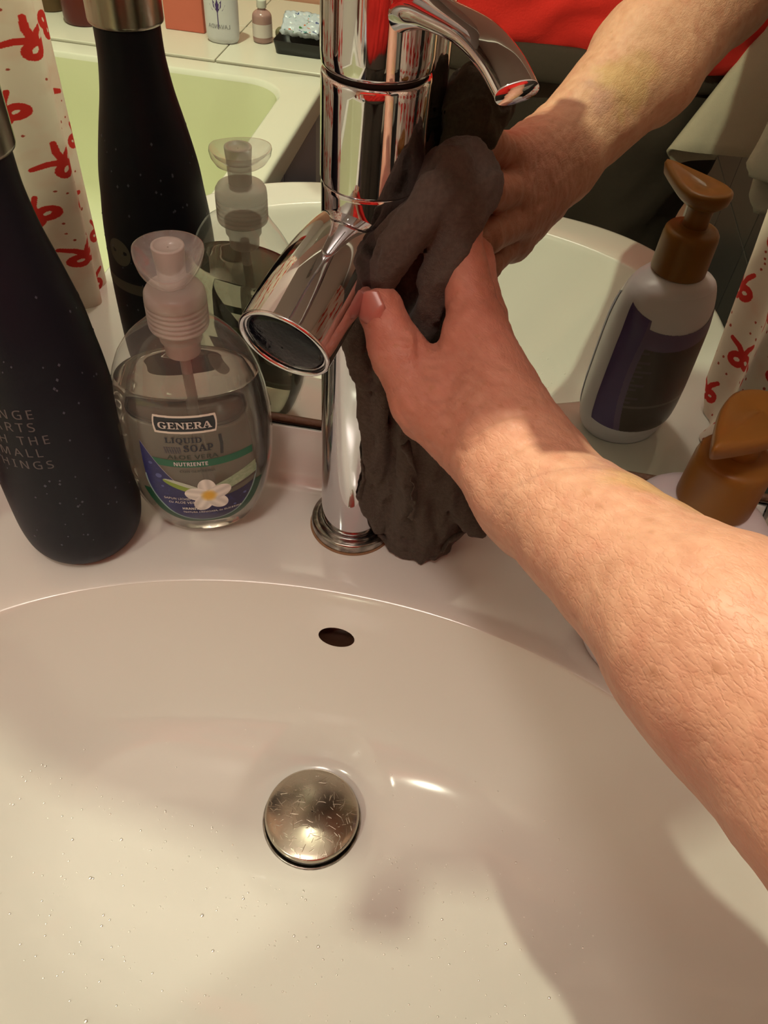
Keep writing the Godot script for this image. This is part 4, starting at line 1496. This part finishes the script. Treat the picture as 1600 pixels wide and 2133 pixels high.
	part("thumb_nail", sheet(14, 14, func(u: float, w: float) -> Vector3:
		var a := lerpf(-0.66, 0.66, u)
		var l := lerpf(-0.0050 + 0.0026 * pow(absf(u - 0.5) * 2.0, 2.0), 0.0075 - 0.0022 * pow(absf(u - 0.5) * 2.0, 2.0), w)
		var r := lerpf(0.0099, 0.0092, w) + 0.0003 - (0.0012 * smooth(0.3, 0.0, w))
		return c3 + td * l + (nn * cos(a) + ns * sin(a)) * r, 0.0007), nail_m, t, -t.position)
	# clothes: a shirt and trousers a little wider than the body
	var red := tri(solid(Color(0.97, 0.19, 0.16), 0.85), 14.0)
	red.heightmap_enabled = true
	red.heightmap_texture = bump_tex(51, 0.1, 256, 3)
	red.heightmap_scale = 0.03
	red.rim_enabled = true
	red.rim = 0.3
	red.rim_tint = 0.6
	var fold := FastNoiseLite.new()
	fold.seed = 20
	fold.frequency = 1.0
	fold.fractal_octaves = 2
	var sb := []
	sb.append([Vector3(-0.075, 0.150, 0.69), Vector3(-0.06, 0.42, 0.60), 0.138, 0.098, 0.07])
	sb.append([Vector3(0.155, 0.150, 0.69), Vector3(0.14, 0.42, 0.60), 0.138, 0.098, 0.07])
	sb.append([shl, sh, 0.066, 0.066, 0.06])
	sb.append([sh, sh.lerp(elbow, 0.60), 0.068, 0.064, 0.04])
	sb.append([shl, shl.lerp(Vector3(-0.225, 0.20, 0.52), 0.65), 0.066, 0.062, 0.04])
	sb.append([Vector3(0.04, 0.46, 0.575), Vector3(0.04, 0.50, 0.565), 0.066, 0.062, 0.04])
	sb.append([Vector3(-0.075, 0.150, 0.685), Vector3(0.155, 0.150, 0.685), 0.140, 0.140, 0.05])
	var sd := nets(sb, 0.008, func(p: Vector3) -> float:
		var f := 0.010 * fold.get_noise_3d(p.x * 9.0 + p.y * 7.0, p.y * 22.0 - p.x * 12.0, p.z * 8.0)
		return maxf(f, (0.096 + 0.10 * (0.10 - p.x) * 0.2) - p.y) if p.y < 0.12 else f)
	part("shirt", merged([sd]), red, t, -t.position)
	var dark := tri(solid(Color(0.30, 0.255, 0.22), 0.9), 20.0)
	dark.heightmap_enabled = true
	dark.heightmap_texture = bump_tex(53, 0.15, 256, 3)
	dark.heightmap_scale = 0.03
	var tb := []
	for s in [[-0.05, -0.06], [0.13, 0.14]]:
		tb.append([Vector3(s[0], 0.07, 0.69), Vector3(s[0], 0.0, 0.70), 0.132, 0.125, 0.05])
		tb.append([Vector3(s[0], 0.0, 0.70), Vector3(s[1], -0.38, 0.67), 0.120, 0.085, 0.05])
		tb.append([Vector3(s[1], -0.38, 0.67), Vector3(s[1], -0.76, 0.70), 0.085, 0.070, 0.03])
	var tdn := nets(tb, 0.011, func(p: Vector3) -> float: return 0.008 * fold.get_noise_3d(p.x * 16.0, p.y * 9.0 + 5.0, p.z * 14.0))
	part("trousers", merged([tdn]), dark, t, -t.position)
	part("waistband", sweep(curve([Vector3(-0.17, 0.084, 0.60), Vector3(-0.08, 0.083, 0.560), Vector3(0.04, 0.082, 0.552), Vector3(0.16, 0.083, 0.560), Vector3(0.26, 0.084, 0.60)], 8), [Vector2(0.006, 0.018)], Vector3.UP, 16), dark, t, -t.position)
	# hair
	var hair := []
	hair.append([H + Vector3(0, 0.060, 0.030), H + Vector3(0, 0.020, 0.045), 0.084, 0.080, 0.03])
	hair.append([H + Vector3(-0.05, 0.03, 0.03), H + Vector3(-0.05, -0.06, 0.035), 0.045, 0.035, 0.03])
	hair.append([H + Vector3(0.05, 0.03, 0.03), H + Vector3(0.05, -0.06, 0.035), 0.045, 0.035, 0.03])
	part("hair", merged([nets(hair, 0.006, func(p: Vector3) -> float: return 0.004 * fold.get_noise_3d(p.x * 90.0, p.y * 18.0, p.z * 60.0))]), solid(Color(0.30, 0.27, 0.25), 0.6), t, -t.position)


# ------------------------------------------------------------------ curtains
func bow_image() -> Image:
	var w := 768
	var h := 1024
	var im := Image.create(w, h, false, Image.FORMAT_RGB8)
	im.fill(Color(0.86, 0.80, 0.75))
	var blot := noise_image(91, 0.012, 256, 3)
	for y in h:
		for x in w:
			var n: float = blot.get_pixel(x % 256, y % 256).r
			if n > 0.5:
				im.set_pixel(x, y, Color(0.86, 0.80, 0.75).lerp(Color(0.84, 0.70, 0.64), (n - 0.5) * 1.2))
	var disc := func(p: Vector2, r: float, c: Color) -> void:
		for yy in range(int(p.y - r) - 1, int(p.y + r) + 2):
			for xx in range(int(p.x - r) - 1, int(p.x + r) + 2):
				var d := Vector2(xx, yy).distance_to(p)
				if d <= r:
					im.set_pixel(posmod(xx, w), posmod(yy, h), c)
	var red := Color(0.74, 0.13, 0.10)
	var stroke := func(a: Array, r0: float, r1: float) -> void:
		for i in a.size() - 1:
			var n := int(a[i].distance_to(a[i + 1])) + 1
			for k in n:
				var t := (i + float(k) / n) / (a.size() - 1)
				disc.call(a[i].lerp(a[i + 1], float(k) / n), lerpf(r0, r1, t), red)
	for gy in 9:
		for gx in 7:
			var c := Vector2(gx * 109.7 + (55 if gy % 2 else 0) + rng.randf_range(-8, 8) + 30, gy * 113.8 + rng.randf_range(-8, 8) + 50)
			var rot := rng.randf_range(-0.7, 0.7) + (0.4 if gx % 2 else -0.5)
			var s := rng.randf_range(1.05, 1.3)
			var tr := func(p: Vector2) -> Vector2: return c + p.rotated(rot) * s
			for side in [-1.0, 1.0]:
				var loop := []
				for i in 15:
					var a := TAU * i / 14.0
					loop.append(tr.call(Vector2(side * (11.0 - 11.0 * cos(a)), -8.0 + 8.5 * sin(a))))
				stroke.call(loop, 6.3, 6.3)
				stroke.call([tr.call(Vector2(0, 0)), tr.call(Vector2(side * 10, 14)), tr.call(Vector2(side * 24, 24))], 7.0, 4.4)
			disc.call(c, 9.0, red)
			for k in 5:
				disc.call(c + Vector2(rng.randf_range(-64, 64), rng.randf_range(40, 90)), rng.randf_range(1.8, 3.4), Color(0.62, 0.25, 0.20))
	return im


func make_curtains() -> void:
	var im := bow_image()
	var m := StandardMaterial3D.new()
	m.albedo_texture = ImageTexture.create_from_image(im)
	m.roughness = 0.9
	m.uv1_scale = Vector3(1, 1, 1)
	m.backlight_enabled = true
	m.backlight = Color(0.18, 0.16, 0.15)
	m.heightmap_enabled = false
	var wave := FastNoiseLite.new()
	wave.seed = 33
	wave.frequency = 1.0
	var t := thing("fabric_curtain", "white fabric curtain with red bows hanging beyond the black bottle's reflection", "curtain", Vector3(-0.305, -0.40, 0.09))
	var a := part("curtain_panel", sheet(60, 60, func(u: float, q: float) -> Vector3:
		var z := lerpf(0.006, 0.178, u)
		var y := lerpf(-0.40, 0.62, q)
		return Vector3(-0.302 - 0.010 * sin(u * 13.0 + q * 0.8) - 0.005 * sin(u * 31.0) + 0.004 * u, y, z), 0.0012), m.duplicate(), t, -t.position)
	a.material_override.uv1_scale = Vector3(0.72, 3.19, 1)
	var r := thing("fabric_curtain", "shaded white curtain with red bows beside the lotion bottle", "curtain", Vector3(0.183, 0.0, 0.09))
	var c := part("curtain_panel", sheet(60, 60, func(u: float, q: float) -> Vector3:
		var y := lerpf(0.001, 0.62, q)
		var zf := 0.163 + 0.30 * clampf(y, 0.0, 0.17)
		var z := lerpf(0.018, zf, u)
		return Vector3(0.183 + 0.006 * sin(u * 14.0 + q) + 0.003 * sin(u * 29.0 + 2.0) + 0.012 * smooth(0.02, 0.0, y) * sin(u * 9.0), y, z), 0.0012), m.duplicate(), r, -r.position)
	c.material_override.uv1_scale = Vector3(0.83, 1.94, 1)


# ------------------------------------------------------------------ bathtub
const TUB_Y := -0.35


func rrect(x0: float, x1: float, z0: float, z1: float, r: float, y: float, per := 10) -> PackedVector3Array:
	var out := PackedVector3Array()
	for q in [[x1 - r, z1 - r, 0.0], [x0 + r, z1 - r, PI / 2], [x0 + r, z0 + r, PI], [x1 - r, z0 + r, 3 * PI / 2]]:
		for i in per + 1:
			var a: float = q[2] + PI / 2 * i / per
			out.append(Vector3(q[0] + cos(a) * r, y, q[1] + sin(a) * r))
	return out


func make_bathtub() -> void:
	var t := thing("bathtub", "pale bathtub with a broad white rim along the left wall", "bathtub", Vector3(-0.81, FLOOR_Y, 0.95))
	var enamel := solid(Color(0.86, 0.87, 0.74), 0.16)
	var white := solid(Color(0.86, 0.86, 0.80), 0.16)
	var Y := TUB_Y
	part("rim", skin([rrect(-1.315, -0.435, 0.26, 1.66, 0.03, Y - 0.05), rrect(-1.315, -0.435, 0.26, 1.66, 0.03, Y - 0.010), rrect(-1.315, -0.438, 0.263, 1.657, 0.03, Y - 0.002), rrect(-1.312, -0.445, 0.27, 1.65, 0.03, Y), rrect(-1.25, -0.512, 0.35, 1.595, 0.10, Y), rrect(-1.245, -0.518, 0.356, 1.589, 0.10, Y - 0.003), rrect(-1.242, -0.522, 0.36, 1.585, 0.10, Y - 0.012)]), white, t, -t.position)
	part("bowl", skin([rrect(-1.242, -0.522, 0.36, 1.585, 0.10, Y - 0.012), rrect(-1.235, -0.530, 0.39, 1.570, 0.11, Y - 0.10), rrect(-1.22, -0.548, 0.45, 1.545, 0.12, Y - 0.30), rrect(-1.20, -0.572, 0.50, 1.50, 0.12, Y - 0.375), rrect(-1.14, -0.63, 0.56, 1.42, 0.10, Y - 0.40)], true, false, true), enamel, t, -t.position)
	# apron of dark tiles along the side
	var backing := part("apron", box(Vector3(0.03, 0.445, 1.38), 0.002, Vector3(-0.462, FLOOR_Y + 0.2235, 0.96)), solid(Color(0.82, 0.82, 0.82), 0.8), t, -t.position)
	var tile := box(Vector3(0.008, 0.2165, 0.2965), 0.0015)
	var mats := [solid(Color(0.52, 0.545, 0.65), 0.3), solid(Color(0.49, 0.515, 0.62), 0.3), solid(Color(0.54, 0.565, 0.66), 0.3)]
	for i in 2:
		for j in 4:
			part("tile", tile, mats[(i + j * 2) % 3], backing, Vector3(-0.4445, FLOOR_Y + 0.112 + 0.2195 * i, 0.50 + 0.2995 * j))
	# ledge at the far end, where the bottles stand
	var l := thing("tiled_ledge", "white ledge with wide pale tiles at the far end of the bathtub", "ledge", Vector3(-0.87, FLOOR_Y, 1.93))
	var core := part("core", box(Vector3(0.89, 0.495, 0.53), 0.003, Vector3(0, 0.2475, 0)), solid(Color(0.72, 0.70, 0.64), 0.7), l)
	var top := box(Vector3(0.294, 0.008, 0.262), 0.002)
	var tm := [solid(Color(0.86, 0.85, 0.79), 0.2), solid(Color(0.84, 0.82, 0.76), 0.2)]
	for i in 3:
		for j in 2:
			part("tile", top, tm[(i + j) % 2], core, Vector3(-0.297 + 0.297 * i, 0.4985, -0.1325 + 0.265 * j))


func make_tub_bottles() -> void:
	var y := TUB_Y - 0.0 + 0.0025
	# white lotion bottle with a purple flower
	var a := thing("bath_bottle", "white bath lotion bottle with a purple flower print on the tub ledge", "bottle", Vector3(-0.742, y - 0.0, 1.80))
	part("body", lathe(curve([Vector2(0.034, 0.0), Vector2(0.040, 0.006), Vector2(0.043, 0.03), Vector2(0.043, 0.15), Vector2(0.038, 0.175), Vector2(0.020, 0.19), Vector2(0.014, 0.195)], 4), 48, 1.0, 0.7), solid(Color(0.82, 0.82, 0.84), 0.3), a)
	part("cap", lathe([Vector2(0.015, 0.195), Vector2(0.0165, 0.196), Vector2(0.0165, 0.218), Vector2(0.015, 0.221), Vector2(0.0004, 0.222)], 32), solid(Color(0.36, 0.27, 0.50), 0.4), a)
	var on := func(x: float, yy: float, z: float) -> Vector3: return Vector3(x, yy, -(0.043 * 0.7) * sqrt(maxf(1.0 - x * x / (0.043 * 0.043), 0.0)) - 0.0005 - z)
	var fv := PackedVector3Array()
	var fi := PackedInt32Array()
	for k in 5:
		var an := -PI / 2 + 0.5 * (k - 2)
		var b := fv.size()
		var d := Vector2(cos(an), sin(an))
		var s := Vector2(-d.y, d.x)
		for q in [Vector2(0, 0), d * 0.018 + s * 0.006, d * 0.034, d * 0.018 - s * 0.006]:
			fv.append(on.call(q.x * 0.7, 0.092 - q.y * 0.9 - 0.02, 0.0))
		fi.append_array([b, b + 1, b + 2, b, b + 2, b + 3])
	fv.append_array([on.call(-0.0012, 0.035, 0.0), on.call(0.0012, 0.035, 0.0), on.call(0.0012, 0.075, 0.0), on.call(-0.0012, 0.075, 0.0)])
	var e := fv.size() - 4
	fi.append_array([e, e + 1, e + 2, e, e + 2, e + 3])
	part("flower_print", build(fv, fi), solid(Color(0.27, 0.17, 0.42), 0.5), a)
	part("lettering", lettering("LAVANDA", 0.0095, func(x: float, yy: float, z: float) -> Vector3: return on.call(-x, yy + 0.036, z + 0.0002), "Droid Sans", 400, 0.5), solid(Color(0.50, 0.50, 0.52), 0.5), a)
	# small clear bottle of pink liquid
	var c := thing("bath_bottle", "small clear bottle of pink liquid on the tub ledge", "bottle", Vector3(-0.648, y, 1.835))
	part("body", lathe(curve([Vector2(0.020, 0.0), Vector2(0.0245, 0.004), Vector2(0.025, 0.02), Vector2(0.025, 0.055), Vector2(0.021, 0.066), Vector2(0.011, 0.073), Vector2(0.010, 0.077)], 4), 40), solid(Color(0.66, 0.52, 0.50), 0.2), c)
	part("paper_label", lathe([Vector2(0.0250, 0.014), Vector2(0.0254, 0.0142), Vector2(0.0254, 0.044), Vector2(0.0250, 0.0442)], 40), solid(Color(0.84, 0.80, 0.78), 0.6), c)
	part("cap", lathe([Vector2(0.0115, 0.077), Vector2(0.0125, 0.078), Vector2(0.0125, 0.093), Vector2(0.011, 0.095), Vector2(0.0004, 0.0955)], 32), solid(Color(0.80, 0.80, 0.76), 0.4), c)
	# salmon carton
	var d := thing("salmon_carton", "tall salmon pink carton behind the black bottle's reflection", "box", Vector3(-0.855, y, 1.86))
	part("carton", box(Vector3(0.105, 0.20, 0.06), 0.003, Vector3(0, 0.1, 0)), solid(Color(0.80, 0.42, 0.34), 0.6), d)
	part("lid", box(Vector3(0.108, 0.028, 0.063), 0.003, Vector3(0, 0.202, 0)), solid(Color(0.74, 0.36, 0.29), 0.6), d)
	# red jar and wicker bowl
	var r := thing("red_jar", "dark red jar at the far corner of the tub ledge", "jar", Vector3(-1.115, y, 1.81))
	part("body", lathe(curve([Vector2(0.046, 0.0), Vector2(0.052, 0.005), Vector2(0.054, 0.03), Vector2(0.052, 0.085), Vector2(0.046, 0.10)], 4), 48), solid(Color(0.34, 0.035, 0.03), 0.3), r)
	part("lid", lathe([Vector2(0.047, 0.10), Vector2(0.0500, 0.101), Vector2(0.0500, 0.117), Vector2(0.048, 0.120), Vector2(0.0004, 0.121)], 48), solid(Color(0.40, 0.05, 0.04), 0.35), r)
	var k := thing("wicker_bowl", "small brown wicker bowl beside the red jar", "bowl", Vector3(-1.235, y, 1.87))
	var kr := []
	for i in 9:
		kr.append(Vector2(0.034 + 0.012 * i / 8.0 + 0.0016 * (i % 2), 0.001 + 0.045 * i / 8.0))
	part("weave", lathe(kr, 48), solid(Color(0.42, 0.33, 0.22), 0.9), k)
	# dark soap tray with a sponge and a folded packet
	var tr := thing("dark_tray", "dark grey tray at the end of the tub ledge", "tray", Vector3(-0.535, y, 1.80))
	part("tray", skin([rrect(-0.06, 0.06, -0.04, 0.04, 0.012, 0.0), rrect(-0.066, 0.066, -0.046, 0.046, 0.014, 0.03), rrect(-0.063, 0.063, -0.043, 0.043, 0.012, 0.031), rrect(-0.057, 0.057, -0.037, 0.037, 0.011, 0.004)], true, true, true), solid(Color(0.13, 0.125, 0.12), 0.5), tr)
	var pk := thing("patterned_packet", "white packet with colourful print lying in the dark tray", "packet", Vector3(-0.535, y + 0.006, 1.80))
	var n := FastNoiseLite.new()
	n.seed = 70
	n.frequency = 1.0
	var pm := StandardMaterial3D.new()
	pm.albedo_texture = packet_tex()
	pm.roughness = 0.3
	part("wrapper", sheet(24, 16, func(u: float, v: float) -> Vector3:
		return Vector3(lerpf(-0.048, 0.048, u), 0.040 + 0.03 * v + 0.006 * n.get_noise_2d(u * 5.0, v * 5.0), lerpf(-0.030, 0.030, v)), 0.012), pm, pk)
	var sp := thing("bath_sponge", "small greenish sponge beside the pink liquid bottle", "sponge", Vector3(-0.598, y, 1.87))
	var sb := [[Vector3(-0.012, 0.014, 0), Vector3(0.014, 0.016, 0.003), 0.014, 0.015, 0.01]]
	part("sponge", merged([nets(sb, 0.003, func(p: Vector3) -> float: return 0.002 * n.get_noise_3d(p.x * 260.0, p.y * 260.0, p.z * 260.0))]), solid(Color(0.48, 0.46, 0.34), 0.95), sp)


func packet_tex() -> ImageTexture:
	var im := Image.create(128, 96, false, Image.FORMAT_RGB8)
	im.fill(Color(0.74, 0.78, 0.82))
	var r := RandomNumberGenerator.new()
	r.seed = 5
	var cs := [Color(0.15, 0.45, 0.45), Color(0.80, 0.35, 0.12), Color(0.25, 0.3, 0.5), Color(0.2, 0.45, 0.2), Color(0.85, 0.85, 0.85)]
	for i in 34:
		var p := Vector2i(r.randi_range(0, 118), r.randi_range(0, 88))
		im.fill_rect(Rect2i(p, Vector2i(r.randi_range(3, 16), r.randi_range(2, 7))), cs[i % 5])
	return ImageTexture.create_from_image(im)


# ------------------------------------------------------------------ towels on the right wall
func make_towels() -> void:
	var cloth := tri(solid(Color(0.86, 0.82, 0.74), 0.95), 30.0)
	cloth.heightmap_enabled = true
	cloth.heightmap_texture = bump_tex(81, 0.2, 256, 3)
	cloth.heightmap_scale = 0.06
	# a towel hung by its corner: its free edge turns back on itself
	var t := thing("hanging_towel", "white towel hanging by one corner, its lower edge rolled back", "towel", Vector3(0.26, 0.0, 0.56))
	var hook := Vector3(0.335, 0.36, 0.585)
	var foot := curve([Vector3(0.330, 0.024, 0.545), Vector3(0.270, 0.023, 0.540), Vector3(0.215, 0.021, 0.539), Vector3(0.194, 0.020, 0.540), Vector3(0.182, 0.017, 0.546), Vector3(0.1825, 0.008, 0.556), Vector3(0.193, -0.002, 0.562), Vector3(0.210, 0.002, 0.565), Vector3(0.235, 0.006, 0.566)], 8)
	part("terry_panel", sheet(foot.size() - 1, 30, func(u: float, q: float) -> Vector3:
		var p: Vector3 = foot[int(round(u * (foot.size() - 1)))]
		return p.lerp(hook + (p - foot[30]) * 0.12, q) + Vector3(0, 0, 0.003 * sin(u * 19.0 + q * 4.0) * q), 0.005), cloth, t, -t.position)
	part("hanging_loop", sweep(curve([Vector3(0.333, 0.35, 0.583), Vector3(0.45, 0.42, 0.585), Vector3(0.60, 0.43, 0.585)], 6), [Vector2(0.004, 0.004)], Vector3(0, 0, 1), 12), cloth, t, -t.position)
	var s := thing("hanging_towel", "pale towel with a stepped hem folded over a rail behind the right curtain", "towel", Vector3(0.32, 0.0, 0.475))
	var c2 := tri(solid(Color(0.88, 0.87, 0.81), 0.95), 30.0)
	c2.heightmap_enabled = true
	c2.heightmap_texture = cloth.heightmap_texture
	c2.heightmap_scale = 0.05
	for k in 2:
		part("terry_layer", sheet(40, 40, func(u: float, q: float) -> Vector3:
			var hem := 0.034 - 0.010 * u if k == 0 else -0.004 - 0.012 * u
			var y := lerpf(hem, 0.205, q)
			var x := lerpf(0.237 if k == 0 else 0.252, 0.50, u) + 0.006 * sin(q * 5.0 + k * 2.0) * (1.0 - u) + (0.010 * smooth(0.08, 0.0, q) * (1.0 - u))
			return Vector3(x, y, 0.466 + 0.014 * k - 0.008 * sin(u * 16.0 + k + q) * (1.0 - 0.7 * q)), 0.006), c2, s, -s.position)
	part("rail", sweep([Vector3(0.232, 0.207, 0.474), Vector3(0.62, 0.207, 0.474)], [Vector2(0.006, 0.006)], Vector3.UP, 16), M.dull_chrome, s, -s.position)


# ------------------------------------------------------------------ water beads in the bowl
func make_droplets() -> void:
	var mm := MultiMesh.new()
	mm.transform_format = MultiMesh.TRANSFORM_3D
	mm.mesh = lathe([Vector2(1.0, 0.0), Vector2(0.96, 0.22), Vector2(0.82, 0.42), Vector2(0.55, 0.58), Vector2(0.2, 0.66), Vector2(0.01, 0.67)], 14)
	var list := []
	for i in 760:
		var a := rng.randf() * TAU
		var s := rng.randf_range(0.2, 0.72)
		var p := DC.lerp(rim(a), s)
		if p.y < 0.19 and rng.randf() < 0.85:
			continue
		if (p - DC).length() < 0.036:
			continue
		var r := rng.randf_range(0.00030, 0.00062) * (1.9 if rng.randf() < 0.06 else 1.0)
		list.append([Vector3(p.x, floor_y(p, s) - 0.00005, p.y), r])
	mm.instance_count = list.size()
	for i in list.size():
		mm.set_instance_transform(i, Transform3D(Basis().scaled(Vector3.ONE * list[i][1]), list[i][0]))
	var o := MultiMeshInstance3D.new()
	o.name = "water_beads"
	o.multimesh = mm
	var m := solid(Color(0.96, 0.96, 0.94), 0.36, 1.0)
	o.material_override = m
	o.set_meta("kind", "stuff")
	tag(o, "tiny glinting water beads scattered over the bottom of the bowl", "water drops")
	add_child(o)
